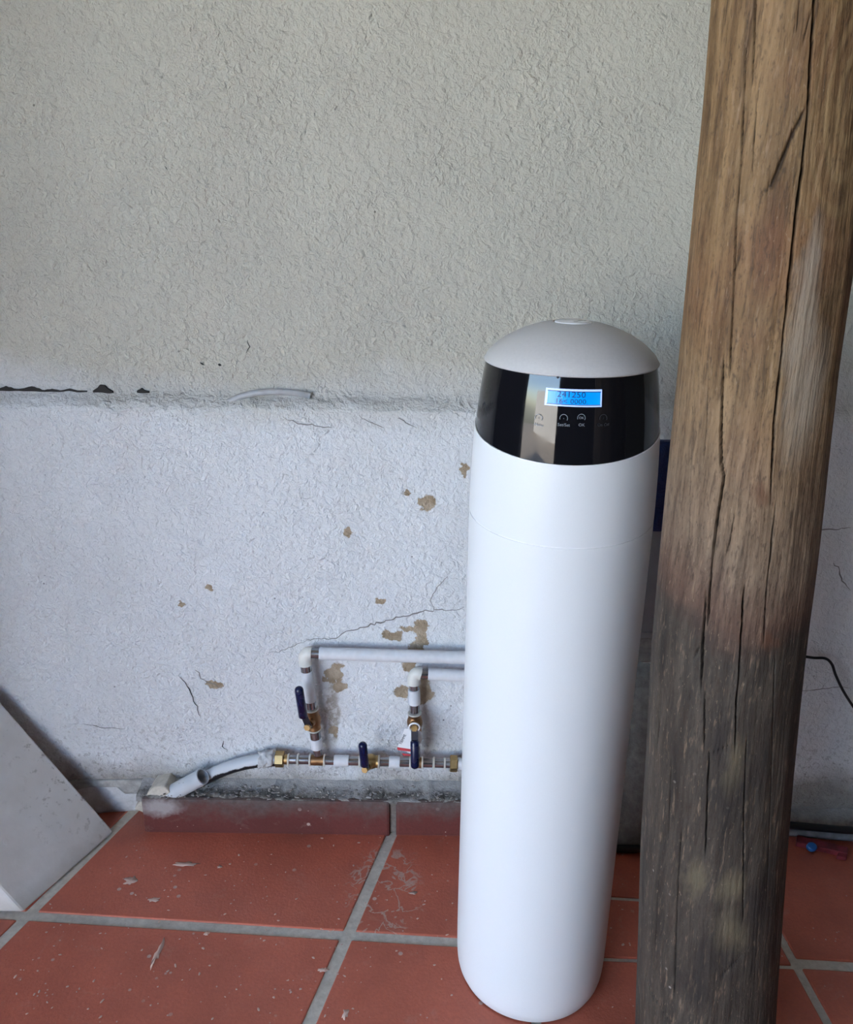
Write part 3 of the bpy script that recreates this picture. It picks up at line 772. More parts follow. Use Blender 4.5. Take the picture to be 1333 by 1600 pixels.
def wood():
    k = Mat('weathered_timber', 0.72, spec=0.35)
    x, y, z = k.sep()
    lean = k.math('ADD', x, k.math('MULTIPLY', z, -0.02))
    wob = k.vmath('SCALE', k.vmath('SUBTRACT', k.noise(5, 2, 0.5, color=True), (0.5, 0.5, 0.5)), 0.018)
    vv = k.vmath('ADD', k.co, wob)
    vx, vy, vz = k.sep(vv)
    st = lambda zx, sc, d=4, ro=0.6: k.noise(sc, d, ro, k.comb(vx, vy, k.math('MULTIPLY', vz, zx)))
    g1 = st(0.10, 62, 5, 0.7); g2 = st(0.13, 210, 3, 0.65); g3 = st(0.16, 18, 5, 0.65)
    gs = k.noise(360, 3, 0.65, k.comb(vx, vy, k.math('MULTIPLY', vz, 0.3)))
    warm = k.mix(k.ramp(g1, 0.30, 0.70), (0.080, 0.042, 0.018), (0.33, 0.205, 0.098))
    warm = k.mix(k.ramp(g3, 0.42, 0.72, 0, 0.55), warm, (0.27, 0.155, 0.066))
    red = k.ramp(k.noise(4.2, 3, 0.6), 0.50, 0.70, 0, 0.45)
    warm = k.mix(red, warm, (0.21, 0.075, 0.038))
    grey = k.mix(k.ramp(g1, 0.30, 0.70), (0.020, 0.015, 0.012), (0.092, 0.072, 0.054))
    mid = k.mix(k.ramp(g1, 0.30, 0.70), (0.085, 0.055, 0.036), (0.32, 0.225, 0.150))
    ZG = post_hit(1140, 1000)[1]; gx = post_axis(ZG)[0] - POST_ORI.x
    bow = k.math('MULTIPLY', k.math('POWER', k.math('ABSOLUTE', k.math('SUBTRACT', x, gx + 0.005)), 2.0), -5.5)
    edge = k.math('ADD', k.math('ADD', z, bow), k.math('MULTIPLY', k.math('SUBTRACT', k.noise(11, 4, 0.65), 0.5), 0.07))
    col = k.mix(k.ramp(edge, 0.80, 1.06, smooth=True), mid, warm)
    col = k.mix(k.ramp(edge, ZG + 0.02, ZG - 0.015), col, grey)
    rim_ = k.math('MULTIPLY', k.ramp(edge, ZG - 0.03, ZG + 0.005), k.ramp(edge, ZG + 0.075, ZG + 0.02))
    col = k.mix(k.math('MULTIPLY', rim_, 0.55), col, (0.085, 0.035, 0.024))
    # fine dark fibres
    col = k.mix(k.ramp(g2, 0.54, 0.70, 0, 0.6), col, (0.040, 0.023, 0.014))
    col = k.mix(k.ramp(g2, 0.42, 0.30, 0, 0.35), col, (0.40, 0.27, 0.17))
    col = k.mix(k.ramp(gs, 0.55, 0.70, 0, 0.55), col, (0.035, 0.022, 0.015))
    col = k.mix(k.ramp(gs, 0.36, 0.26, 0, 0.40), col, (0.44, 0.33, 0.22))
    # bleached flash on the right, ochre and dark stains low down
    wv = k.vmath('ADD', k.co, k.vmath('SCALE', k.vmath('SUBTRACT', k.noise(26, 4, 0.65, k.comb(x, y, k.math('MULTIPLY', z, 0.35)), color=True), (0.5, 0.5, 0.5)), 0.055))
    def stain(col, spots, c, amt, soft=0.25):
        dmin = None
        for px, py, rx, rz in spots:
            h = post_hit(px, py); cx, r = post_axis(h[1]); p = Vector((cx + r * math.cos(h[0]), PY + r * math.sin(h[0]), h[1])) - POST_ORI
            d = k.blob(wv, p, (rx, 0.05, rz)); dmin = d if dmin is None else k.math('MINIMUM', dmin, d)
        return k.mix(k.math('MULTIPLY', k.ramp(dmin, 1.0 + soft, 1.0 - soft), amt), col, c)
    col = stain(col, [(1266, 420, .009, .035), (1259, 480, .011, .045), (1251, 545, .014, .035), (1262, 620, .020, .05)], (0.48, 0.40, 0.31), 0.52, 0.6)
    col = stain(col, [(1150, 1200, .007, .030), (1145, 1390, .011, .020), (1150, 1460, .015, .030), (1085, 1375, .006, .028)], (0.17, 0.135, 0.080), 0.60, 0.55)
    col = stain(col, [(1140, 1235, .014, .030), (1120, 1150, .012, .025), (1115, 1500, .020, .035), (1180, 1420, .016, .035), (1085, 1540, .022, .03), (1188, 1190, .012, .05)], (0.020, 0.016, 0.015), 0.60, 0.6)
    col = stain(col, [(1192, 783, .010, .010), (1208, 1000, .007, .008)], (0.13, 0.055, 0.028), 0.6, 0.5)
    # ring grain sweeping round a knot high on the right
    kp = post_hit(1320, 150); cx, r = post_axis(kp[1]); kc = Vector((cx + r * math.cos(kp[0]) + .01, PY + r * math.sin(kp[0]), kp[1])) - POST_ORI
    d = k.blob(k.vmath('ADD', k.co, k.vmath('SCALE', wob, 0.35)), kc, (0.030, 0.05, 0.075))
    rings = k.math('SINE', k.math('MULTIPLY', d, 17.0))
    col = k.mix(k.math('MULTIPLY', k.ramp(rings, 0.1, 0.9), k.ramp(d, 1.9, 0.9, 0, 0.35)), col, (0.40, 0.27, 0.13))
    # little chips of pale lime
    chip = k.math('MULTIPLY', k.ramp(k.vor(48), 0.10, 0.06), k.ramp(k.noise(10, 2), 0.55, 0.62))
    col = k.mix(k.math('MULTIPLY', chip, k.ramp(z, 0.62, 0.5)), col, (0.32, 0.28, 0.24))
    at_ = k.t.nodes.new('ShaderNodeAttribute'); at_.attribute_name = 'split'
    col = k.mix(k.math('MULTIPLY', at_.outputs['Fac'], 0.80), col, (0.012, 0.008, 0.006))
    k.set('Base Color', col)
    k.set('Normal', k.bump(k.math('ADD', k.math('ADD', g2, k.math('MULTIPLY', g1, 0.8)), k.math('MULTIPLY', gs, 0.5)), 0.0011))
    return k.m
pv, pf, pd = build_post()
POST_ORI = Vector((post_axis(0)[0], PY, 0))
M_WOOD = wood()
post = mesh('timber_post', pv, pf, M_WOOD, None, True, origin=POST_ORI)
at_ = post.data.attributes.new('split', 'FLOAT', 'POINT'); at_.data.foreach_set('value', pd)
tag(post, 'weathered round timber post with long splits beside the water softener', 'post')

# ------------------------------------------------------------------ plumbing on the wall
M_PVC = plain('white_pipe', (0.66, 0.67, 0.69), 0.42, var=0.04, scale=90)
M_ELBOW = plain('ivory_elbow', (0.66, 0.65, 0.60), 0.4, var=0.03, scale=90)
M_STEEL = plain('steel_ferrule', (0.36, 0.36, 0.37), 0.20, 0.92, var=0.02, scale=40)
M_BRASS = plain('brass', (0.42, 0.28, 0.12), 0.34, 0.9, var=0.08, scale=80, bump=0.0003)
M_COPPER = plain('bronze_casting', (0.33, 0.185, 0.090), 0.42, 0.9, var=0.10, scale=90, bump=0.0006)
M_RING = plain('ivory_ring', (0.62, 0.59, 0.52), 0.5)
M_NAVY = plain('navy_vinyl_grip', (0.004, 0.008, 0.045), 0.28, var=0.05)
M_DARKM = plain('dark_lever_steel', (0.06, 0.06, 0.075), 0.35, 0.6)
PPX = 1.402
def lp(a, b, t): return a + (b - a) * t
def seg(parent, name, a, b, r, mat, n=20, chamfer=0.0008):
    d = (b - a); L = d.length; t = d / L
    mb = MB().tube([a, a + t * chamfer, b - t * chamfer, b], [r - chamfer, r, r, r - chamfer], n)
    return mb.build(name, mat, parent, True, sharp=40)
def hexnut(parent, name, a, b, r, mat):
    d = (b - a); L = d.length; t = d / L; c = 0.0015
    mb = MB().tube([a, a + t * c, b - t * c, b], [r * 0.9, r, r, r * 0.9], 6)
    return mb.build(name, mat, parent, False, sharp=0)
# --- long bottom run
P0 = at(432, 1186, PPX); P1 = at(722, 1193.5, PPX)
def H(px): return lp(P0, P1, (px - 432) / (722 - 432))
run = thing('bypass_pipe', 'horizontal steel and white bypass pipe with brass fittings low on the wall', 'pipe', tuple(P0))
hexnut(run, 'brass_nut', H(430), H(444), 0.0158, M_BRASS)
seg(run, 'brass_collar', H(444), H(450), 0.0100, M_BRASS)
for a, b in ((450, 464), (466, 486), (507, 523), (543, 565), (590, 609), (623, 643), (659, 676), (679, 694), (696, 704)):
    seg(run, 'steel_sleeve', H(a), H(b), 0.0088, M_STEEL)
for a in (451, 466, 484.5, 507, 562, 592.5, 641, 660, 678, 695):
    seg(run, 'clamp_ring', H(a - 1.4), H(a + 1.4), 0.0118, M_RING)
for a, b in ((522, 545), (608, 625)): seg(run, 'white_sleeve', H(a), H(b), 0.0113, M_PVC)
seg(run, 'tee_fitting', H(486), H(507), 0.0105, M_COPPER)
seg(run, 'tee_fitting', H(643), H(659), 0.0105, M_COPPER)
hexnut(run, 'brass_nut', H(703), H(715), 0.0160, M_BRASS)
seg(run, 'white_sleeve', H(715), H(800), 0.0113, M_PVC)
# --- risers
def elbow(parent, a, c, b, r, mat):
    """quarter bend from a through corner c to b"""
    pts = []
    for i in range(11):
        t = i / 10; pts.append((1 - t) ** 2 * a + 2 * t * (1 - t) * c + t * t * b)
    return MB().tube([a + (a - c).normalized() * 0.002] + pts + [b + (b - c).normalized() * 0.002], r, 20).build('elbow', mat, parent, True, sharp=50)
ra, rb = at(475.5, 1022, PPX), at(497, 1180, PPX)
V1 = lambda py: lp(ra, rb, (py - 1022) / (1180 - 1022))
rise = thing('riser_pipe', 'left white riser pipe turning into the upper long horizontal pipe', 'pipe', tuple(V1(1178)))
seg(rise, 'steel_ferrule', V1(1168), V1(1179), 0.0088, M_STEEL)
seg(rise, 'white_sleeve', V1(1152), V1(1168.5), 0.0113, M_PVC)
seg(rise, 'steel_ferrule', V1(1140), V1(1153), 0.0102, M_STEEL)
seg(rise, 'steel_ferrule', V1(1092), V1(1104), 0.0104, M_STEEL)
seg(rise, 'white_sleeve', V1(1047), V1(1093), 0.0116, M_PVC)
seg(rise, 'steel_ferrule', V1(1034), V1(1048), 0.0106, M_STEEL)
e0 = at(485, 1020.5, PPX); e1 = at(722, 1027.5, PPX)
elbow(rise, V1(1036), V1(1020), e0, 0.0128, M_ELBOW)
U = lambda px: lp(e0, e1, (px - 485) / (722 - 485))
seg(rise, 'steel_ferrule', U(484.5), U(500), 0.0096, M_STEEL)
seg(rise, 'long_pipe', U(499), U(820), 0.0122, M_PVC)
sa, sb = at(646.5, 1052, PPX), at(649.5, 1186, PPX)
V2 = lambda py: lp(sa, sb, (py - 1052) / (1186 - 1052))
rise2 = thing('riser_pipe', 'right short white riser pipe turning behind the softener, below the long pipe', 'pipe', tuple(V2(1180)))
seg(rise2, 'steel_ferrule', V2(1143), V2(1182), 0.0095, M_STEEL)
seg(rise2, 'steel_ferrule', V2(1097), V2(1111), 0.0094, M_STEEL)
seg(rise2, 'white_sleeve', V2(1076), V2(1098), 0.0116, M_PVC)
seg(rise2, 'steel_ferrule', V2(1063), V2(1077), 0.0092, M_STEEL)
f0 = at(656, 1052.5, PPX); f1 = at(722, 1055.5, PPX)
elbow(rise2, V2(1066), V2(1050), f0, 0.0126, M_ELBOW)
U2 = lambda px: lp(f0, f1, (px - 656) / (722 - 656))
seg(rise2, 'steel_ferrule', U2(654), U2(670), 0.0100, M_STEEL)
seg(rise2, 'short_pipe', U2(669), U2(820), 0.0118, M_PVC)
# --- ball valves
def valve(label, a, b, stem_px, grip0, grip1, tang_from, body_mat):
    """a-b: body along the pipe; stem_px, grips: photo points of the lever side, in front of the pipe"""
    c = (a + b) * 0.5; t = (b - a).normalized(); L = (b - a).length
    v = thing('ball_valve', label, 'valve', tuple(c), 'ball valves')
    bo = MB().tube([a, a + t * L * .14, a + t * L * .18, a + t * L * .34, a + t * L * .5, a + t * L * .66, a + t * L * .82, a + t * L * .86, b],
                   [.0125, .0125, .0118, .0142, .0152, .0142, .0118, .0125, .0125], 24).build('valve_body', body_mat, v, True, sharp=40)
    for q in (a, b): seg(v, 'seal_ring', q - t * 0.0016, q + t * 0.0016, 0.0134, M_RING)
    s = at(*stem_px, PPX - 0.036); d = (s - c).normalized()
    seg(v, 'stem_neck', c + d * 0.008, c + d * 0.024, 0.0085, body_mat)
    st = hexnut(v, 'stem_nut', c + d * 0.026, s + d * 0.002, 0.0068, M_BRASS)
    hv = at(*grip0, PPX - 0.040); hw = at(*grip1, PPX - 0.046)
    # flat steel tang from stem to grip
    e = s - d * 0.006; tt = (hv - e).normalized(); side = tt.cross(d).normalized() * 0.0065; th = d * 0.0015
    f_ = hv + (hw - hv) * 0.2
    e2 = e - tt * 0.006
    ta = hexa('lever', [e2 - side - th, e2 + side - th, f_ + side - th, f_ - side - th, e2 - side + th, e2 + side + th, f_ + side + th, f_ - side + th], M_DARKM, v, 0.0008)
    ax = (hw - hv); GL = ax.length; ax.normalize(); r = 0.0082
    pts = [hv, hv + ax * .001, hv + ax * .003]; rs = [.0055, .0066, r]
    pts.append(hw - ax * r); rs.append(r)
    for i in range(1, 7):
        w = math.pi / 2 * i / 6; pts.append(hw - ax * r + ax * (r * math.sin(w))); rs.append(max(r * math.cos(w), 1e-4))
    g = MB().tube(pts, rs, 24).build('grip', M_NAVY, ta, True, sharp=60)
    return v
valve('brass ball valve on the left riser with its navy lever pointing up', V1(1106), V1(1138), (480, 1137), (474, 1121), (466.5, 1073), None, M_COPPER)
valve('brass ball valve in the bottom pipe run with its navy lever upright', H(566), H(592), (570, 1203), (570, 1197), (566.5, 1160), None, M_BRASS)
valve('bronze ball valve on the right riser with its navy lever hanging down', V2(1113), V2(1141), (647.5, 1138), (648, 1157), (648.5, 1201), None, M_COPPER)
# --- paper tag looped on the right valve
M_PAPER = plain('tag_card', (0.82, 0.82, 0.82), 0.6, var=0.03)
M_REDINK = plain('red_ink', (0.55, 0.05, 0.06), 0.6)
M_BLACKINK = plain('black_ink', (0.03, 0.03, 0.035), 0.6)
TY = PPX - 0.030
tg = thing('paper_tag', 'white card tag with red print looped on the right valve', 'tag', tuple(at(636, 1160, TY)))
def card(name, pts, mat, y0, th, bend=0.0):
    return hexa(name, [at(px, py, y0 + dy) for (px, py, dy) in pts] + [at(px, py, y0 + dy) + Vector((0, th, 0)) for (px, py, dy) in pts], mat, tg)
card('card', [(632.5, 1138, 0), (645, 1140, 0), (646, 1180, 0), (621, 1167.5, 0)], M_PAPER, TY, 0.0006)
card('card_back', [(652, 1138, .004), (659, 1145, .008), (660, 1155, .010), (654, 1169, .008)], M_PAPER, TY, 0.0006)
card('red_band', [(620.5, 1167.6, -.0006), (645, 1171.2, -.0006), (645, 1175, -.0006), (621.5, 1172, -.0006)], M_REDINK, TY, 0.0005)
card('red_band', [(628, 1177, -.0006), (644, 1179.5, -.0006), (644, 1181.5, -.0006), (630, 1180.5, -.0006)], M_REDINK, TY, 0.0005)
v_, f_ = text_mesh('TIEMME', 0.0085)
o_ = at(629.5, 1155, TY) - Vector((0, .0008, 0)); ux = (at(634.5, 1146, TY) - at(625, 1165, TY)).normalized(); uy = (at(620, 1152, TY) - at(630, 1156.5, TY)).normalized()
mesh('tag_print', [o_ + ux * p.x * 0.82 + uy * p.y * 0.9 for p in v_], f_, M_BLACKINK, tg)
rc = at(647.5, 1136.5, TY - 0.004); nr = 40; pts = []
for i in range(nr + 1):
    w = 2 * math.pi * i / nr; pts.append(rc + Vector((math.cos(w) * 0.0098, -0.35 * math.sin(w) * 0.0098, math.sin(w) * 0.0112)))
MB().tube(pts, 0.0016, 10).build('loop', M_PAPER, tg, True, sharp=0)

# --- grey conduit and supply pipe at the left
M_COND = Mat('grey_conduit', 0.5); k = M_COND
kn = k.ramp(k.vor(95), 0.16, 0.10); kz = k.noise(22, 3)
k.set('Base Color', k.mix(k.math('MULTIPLY', kn, k.ramp(kz, 0.5, 0.6)), k.mix(kz, (0.40, 0.43, 0.46), (0.58, 0.61, 0.64)), (0.03, 0.03, 0.03))); M_COND = k.m
M_BLACKPIPE = Mat('painted_black_pipe', 0.45); k = M_BLACKPIPE
x_, y_, z_ = k.sep(k.t.nodes.new('ShaderNodeNewGeometry').outputs['Normal'])
pm = k.math('ADD', z_, k.math('MULTIPLY', k.math('SUBTRACT', k.noise(70, 4, 0.6), 0.5), 0.9))
k.set('Base Color', k.mix(k.ramp(pm, -0.12, 0.02), (0.012, 0.012, 0.014), (0.52, 0.55, 0.58))); M_BLACKPIPE = k.m
ca, cb = at(262, 1243, 1.402), at(317, 1213, 1.384)
cd = (cb - ca).normalized(); R0 = 0.0165
cond = MB(); cond._rev(ca - cd * 0.02, cd, [(0, 0.0), (0, R0), ((cb - ca).length + 0.018, R0), ((cb - ca).length + 0.020, R0 - 0.0008), ((cb - ca).length + 0.020, R0 - 0.003), ((cb - ca).length - 0.01, R0 - 0.0035), ((cb - ca).length - 0.06, R0 - 0.0035), ((cb - ca).length - 0.06, 0)], 28)
co_ = cond.build('conduit_stub', M_COND, None, True, origin=tuple(ca), sharp=40); tag(co_, 'short grey plastic conduit stub with an open cut end', 'conduit')
P = [at(316, 1218, 1.415), at(325, 1213.5, 1.413), at(350, 1202, 1.408), at(375, 1194, 1.405), at(400, 1189, 1.403), at(420, 1187, PPX), at(434, 1186, PPX)]
def smooth(P, m=6):
    out = []
    for i in range(len(P) - 1):
        p0 = P[max(i - 1, 0)]; p1 = P[i]; p2 = P[i + 1]; p3 = P[min(i + 2, len(P) - 1)]
        for j in range(m):
            t = j / m; out.append(0.5 * ((2 * p1) + (p2 - p0) * t + (2 * p0 - 5 * p1 + 4 * p2 - p3) * t * t + (3 * p1 - p0 - 3 * p2 + p3) * t ** 3))
    return out + [P[-1]]
sup = MB().tube(smooth(P), 0.0132, 24).build('supply_pipe', M_BLACKPIPE, None, True, origin=tuple(P[-1]), sharp=50)
tag(sup, 'black supply pipe, half painted white, curving from conduit stub to brass nut', 'pipe')
# blob of mortar gripping the pipe joint
bm = bmesh.new(); bmesh.ops.create_icosphere(bm, subdivisions=4, radius=1.0)
mc = at(417, 1186, PPX); mx = (at(432, 1186, PPX) - at(404, 1188, PPX)).normalized()
for q in bm.verts:
    d = q.co.copy(); a = 1 + 0.30 * noise.fractal(d * 2.3, 1, 2, 4)
    a *= 1 / max(abs(d.x), math.hypot(d.y, d.z) * 1.0)
    a *= 0.9
    q.co = mc + mx * d.x * a * 0.0165 + Vector((0, d.y, d.z)) * a * 0.0175
me = bpy.data.meshes.new('mortar_lump'); bm.to_mesh(me); bm.free()
lum = link_mesh('mortar_lump', me, M_WHITEMORTAR, None, True, origin=tuple(mc)); tag(lum, 'ragged white mortar lump wrapped round the pipe beside the brass nut', 'mortar')

# ------------------------------------------------------------------ white board leaning at the left
F1 = atz(36, 1426, 0); F2 = atz(179, 1300, 0)
n1 = ray(36, 1426).cross(ray(0, 1386)); n2 = ray(179, 1300).cross(ray(0, 1096))
bd = n1.cross(n2).normalized()
s_ = 0.8
for _ in range(60):                 # keep the board clear of the wall: only a slight slant towards it
    dx_ = -(n2.z * s_ + n2.y * 0.07) / n2.x
    s_ *= 1 / math.sqrt(dx_ * dx_ + s_ * s_ + 0.0049)
bd = Vector((-(n2.z * s_ + n2.y * 0.07) / n2.x, 0.07, s_)).normalized()
along = (F2 - F1).normalized()
nb = along.cross(bd).normalized()
if nb.x < 0: nb = -nb           # upper face normal looks right
TH = 0.055; LB = 0.62
lift = Vector((0, 0, 0.0005))
c4 = [F1, F2, F2 + bd * LB, F1 + bd * LB]
low = []
for p in (F1, F2):              # underside cut level with the floor
    s = TH / abs(nb.dot(Vector((1, 0, 0)))) if abs(nb.x) > 0.2 else TH
    low.append(p - Vector((s, 0, 0)))
c8 = [p + lift for p in c4] + [low[0] + lift, low[1] + lift, c4[2] - nb * TH, c4[3] - nb * TH]
k = Mat('white_board_paint', 0.55)
n = k.noise(14, 5, 0.6); sc = k.noise(3, 3)
col = k.mix(k.ramp(n, 0.35, 0.7), (0.66, 0.635, 0.60), (0.74, 0.725, 0.70))
col = k.mix(k.math('MULTIPLY', k.ramp(k.noise(60, 4, 0.65), 0.58, 0.66), k.ramp(sc, 0.45, 0.6)), col, (0.36, 0.34, 0.30))
bz = k.sep()[2]
col = k.mix(k.math('MULTIPLY', k.ramp(k.math('ADD', bz, k.math('MULTIPLY', n, 0.03)), 0.045, 0.012), 0.5), col, (0.30, 0.27, 0.22))
k.set('Base Color', col); k.set('Normal', k.bump(n, 0.0015))
board = hexa('white_board', c8, k.m, None, 0.004, origin=tuple(F1)); tag(board, 'off-white painted board leaning left with one end on the tiled floor', 'board')
sc_c = F1 + along * 0.06 + bd * 0.12
MB()._rev(sc_c - nb * 0.001, nb, [(0, 0.006), (0.0018, 0.0055), (0.002, 0.0)], 20).build('screw_plug', k.m, board, True)

# ------------------------------------------------------------------ plaster step left of the conduit
pl = thing('plaster_kerb', 'crumbling white plaster kerb with a grey cement top, behind the white board', 'kerb', tuple(atz(190, 1268, 0)))
def lump_block(name, poly, Yf, Yb, mat, amp, seed, parent):
    """irregular block filling an outline given in photo pixels, from Yf back to Yb"""
    bm = bmesh.new(); vs = [bm.verts.new(at(px, py, Yf)) for px, py in poly]; face = bm.faces.new(vs)
    r = bmesh.ops.extrude_face_region(bm, geom=[face])
    for e in r['geom']:
        if isinstance(e, bmesh.types.BMVert): e.co.y = Yb
    bmesh.ops.recalc_face_normals(bm, faces=bm.faces)
    bmesh.ops.triangulate(bm, faces=bm.faces)
    bmesh.ops.subdivide_edges(bm, edges=bm.edges, cuts=7, use_grid_fill=True)
    for q in bm.verts:
        a = noise.fractal(q.co * 28 + Vector((seed, 0, 0)), 1, 2, 4) * amp
        q.co.y -= a; q.co.z = max(0.0, q.co.z + a * 0.4)
    me = bpy.data.meshes.new(name); bm.to_mesh(me); bm.free()
    return link_mesh(name, me, mat, parent, True)
lump_block('plaster_face', [(60, 1226), (232, 1226), (238, 1240), (212, 1267), (150, 1270), (60, 1272)], 1.432, 1.46, M_WHITEMORTAR, 0.006, 1, pl)
lump_block('cement_cap', [(60, 1222), (150, 1221), (236, 1219), (246, 1224), (243, 1236), (228, 1241), (196, 1240), (182, 1230), (140, 1230), (100, 1238), (60, 1240)], 1.424, 1.455, M_CEMENT, 0.004, 5, pl)
# strip of cement carrying the tile joint up to the wall
lump_block('joint_mortar', [(210, 1264), (237, 1233), (258, 1229), (266, 1238), (250, 1249), (236, 1261), (224, 1270)], 1.385, 1.45, M_GROUT, 0.004, 9, pl)
# ------------------------------------------------------------------ plastic tube lying on the ledge
k = Mat('clear_plastic_tube', 0.25, color=(0.55, 0.55, 0.56)); k.b.inputs['Transmission Weight'].default_value = 0.35; k.b.inputs['Alpha'].default_value = 0.8
kn = k.noise(40, 3); k.set('Base Color', k.mix(k.ramp(kn, 0.35, 0.65), (0.48, 0.48, 0.49), (0.66, 0.66, 0.67)))
YT = 1.446
P = [at(355, 629, YT), at(375, 620, YT), at(400, 614, YT), at(430, 612, YT), at(460, 614, YT), at(485, 618, YT)]
t_ = MB().tube(smooth(P), 0.0055, 16).build('plastic_tube', k.m, None, True, origin=tuple(P[0])); tag(t_, 'curved translucent plastic tube lying on the wall ledge', 'tube')

# ------------------------------------------------------------------ behind the softener and the post
M_GREYBOX = plain('grey_trunking', (0.30, 0.31, 0.33), 0.55, var=0.05, scale=30)
k = Mat('blue_plastic_film', 0.32); kn = k.noise(28, 4, 0.6, dist=1.2)
k.set('Base Color', k.mix(kn, (0.003, 0.012, 0.075), (0.008, 0.035, 0.16))); k.set('Normal', k.bump(kn, 0.012)); M_BLUE = k.m
YB = 1.36
a_ = at(1000, 832, YB); b_ = at(1092, 832, YB); lo_ = at(1000, 992, YB)
tr = thing('cable_trunking', 'grey square trunking on the wall between softener and post', 'trunking', (0.5 * (a_.x + b_.x), YB + 0.03, lo_.z))
box('trunking_cover', a_.x, b_.x, YB, wall_y(a_.x, 0.6) - 0.001, lo_.z, a_.z + 0.05, M_GREYBOX, tr, 0.003)
box('end_cap', a_.x - 0.002, b_.x + 0.002, YB - 0.002, wall_y(a_.x, 0.6) - 0.001, lo_.z - 0.006, lo_.z + 0.006, M_GREYBOX, tr, 0.002)
u0 = at(1015, 689, YB - 0.012); u1 = at(1100, 689, YB - 0.012); l0 = at(1000, 830, YB - 0.012)
bag = MB(); nx, nz = 22, 40; v = []; f = []
for lay in (0, 1):
    for i in range(nz + 1):
        for j in range(nx + 1):
            x = u0.x - 0.005 + (u1.x - u0.x) * j / nx; z = l0.z + (u0.z - l0.z) * i / nz
            w = 0.0045 * noise.fractal(Vector((x * 26, z * 18, 4)), 1, 2, 3)
            v.append((x, YB - 0.012 + w if lay == 0 else YB - 0.001, z))
S = (nx + 1) * (nz + 1); n = nx + 1
for i in range(nz):
    for j in range(nx):
        q = i * n + j; f.append((q, q + 1, q + n + 1, q + n)); f.append((S + q, S + q + n, S + q + n + 1, S + q + 1))
edge = list(range(n)) + [i * n + nx for i in range(1, nz + 1)] + [nz * n + j for j in range(nx - 1, -1, -1)] + [i * n for i in range(nz - 1, 0, -1)]
for p, q in zip(edge, edge[1:] + edge[:1]): f.append((q, p, S + p, S + q))
bo = mesh('blue_plastic_bag', v, f, M_BLUE, None, True, origin=tuple(l0)); sharpen(bo, 50)
tag(bo, 'dark blue crinkled plastic bag hung between softener and post', 'bag')
a_ = at(985, 996, 1.385); b_ = at(1085, 996, 1.385); lo_ = at(985, 1036, 1.385)
bl = box('cement_block', a_.x, b_.x, 1.385, wall_y(a_.x, .4) - .001, lo_.z, a_.z, M_CEMENT, None, 0.004, origin=(a_.x, 1.385, lo_.z)); tag(bl, 'small grey cement block fixed to the wall below the trunking', 'block')
# mortar heap at the foot of the wall behind softener and post
lumpy('mortar_heap', at(930, 1200, 1.40).x, at(1120, 1200, 1.40).x, [(1.345, 0.0), (1.352, 0.03), (1.362, 0.075), (1.376, 0.12), (1.388, 0.18), (1.398, 0.25), (1.408, 0.315), (1.420, 0.350), (1.45, 0.385)], M_CEMENT, base, 0.007, 22, 8.0, kind='stuff')

# ------------------------------------------------------------------ cables, hose, red strip at the right
M_BLACK = plain('black_cable_sheath', (0.008, 0.008, 0.010), 0.4)
M_HOSE = plain('grey_hose', (0.20, 0.20, 0.215), 0.5, var=0.2, scale=60)
M_REDP = plain('red_plastic', (0.20, 0.025, 0.035), 0.5, var=0.3, scale=50)
M_BLUEP = plain('blue_cap', (0.02, 0.14, 0.42), 0.45)
cy = 1.408
P = [at(1190, 1028, cy), at(1225, 1027, cy), at(1255, 1026, cy), at(1272, 1028, cy), at(1290, 1029, cy), at(1300, 1038, cy), at(1306, 1055, cy), at(1318, 1080, cy), at(1336, 1108, cy), at(1360, 1142, cy), at(1372, 1200, cy), at(1375, 1275, 1.40)]
c_ = MB().tube(smooth(P), 0.0026, 10).build('black_cable', M_BLACK, None, True, origin=tuple(P[-1]), sharp=0); tag(c_, 'thin black cable curving down the wall right of the post', 'cable')
P = [atz(900, 1262, .012), atz(960, 1262, .012), atz(985, 1265, .012), atz(1010, 1270, .012), atz(1060, 1278, .012), atz(1130, 1282, .012)]
P = [Vector((p.x, min(p.y, 1.335), .010)) for p in P]
c_ = MB().tube(smooth(P), 0.0075, 12).build('black_hose', M_BLACK, None, True, origin=tuple(P[0]), sharp=0); tag(c_, 'black hose on the floor between softener and post', 'hose')
for i, (y0, y1, rr, lab, mt, z0) in enumerate(((1289, 1296, 0.0075, 'upper dark hose at the wall foot right of the post', M_BLACK, .030), (1299, 1306, 0.0085, 'lower grey hose at the wall foot right of the post', M_HOSE, .0095))):
    P = [atz(1150, y0 - 2, z0), atz(1215, y0, z0), atz(1260, y0 + 2, z0), atz(1300, y1 - 1, z0), atz(1345, y1 + 3, z0), atz(1420, y1 + 8, z0)]
    P = [Vector((p.x, p.y, z0 + 0.001 * math.sin(j * 2.0))) for j, p in enumerate(P)]
    c_ = MB().tube(smooth(P), rr, 14).build('garden_hose', mt, None, True, origin=tuple(P[0]), sharp=0); tag(c_, lab, 'hose', 'hoses at the wall foot')
rs_ = thing('red_plastic_strip', 'red plastic strip with a blue cap on the floor right of the post', 'strip', tuple(atz(1285, 1335, 0)))
zr = 0.012
q = [atz(1243, 1323, 0), atz(1322, 1341, 0), atz(1324, 1331, 0), atz(1244, 1312, 0)]
hexa('strip', [Vector((p.x, p.y, .0008)) for p in q] + [Vector((p.x, p.y, zr)) for p in q], M_REDP, rs_, 0.0015)
q = [atz(1306, 1343, 0), atz(1322, 1346, 0), atz(1325, 1332, 0), atz(1312, 1330, 0)]
hexa('clip', [Vector((p.x, p.y, .0008)) for p in q] + [Vector((p.x, p.y, zr * .8)) for p in q], M_REDP, rs_, 0.0015)
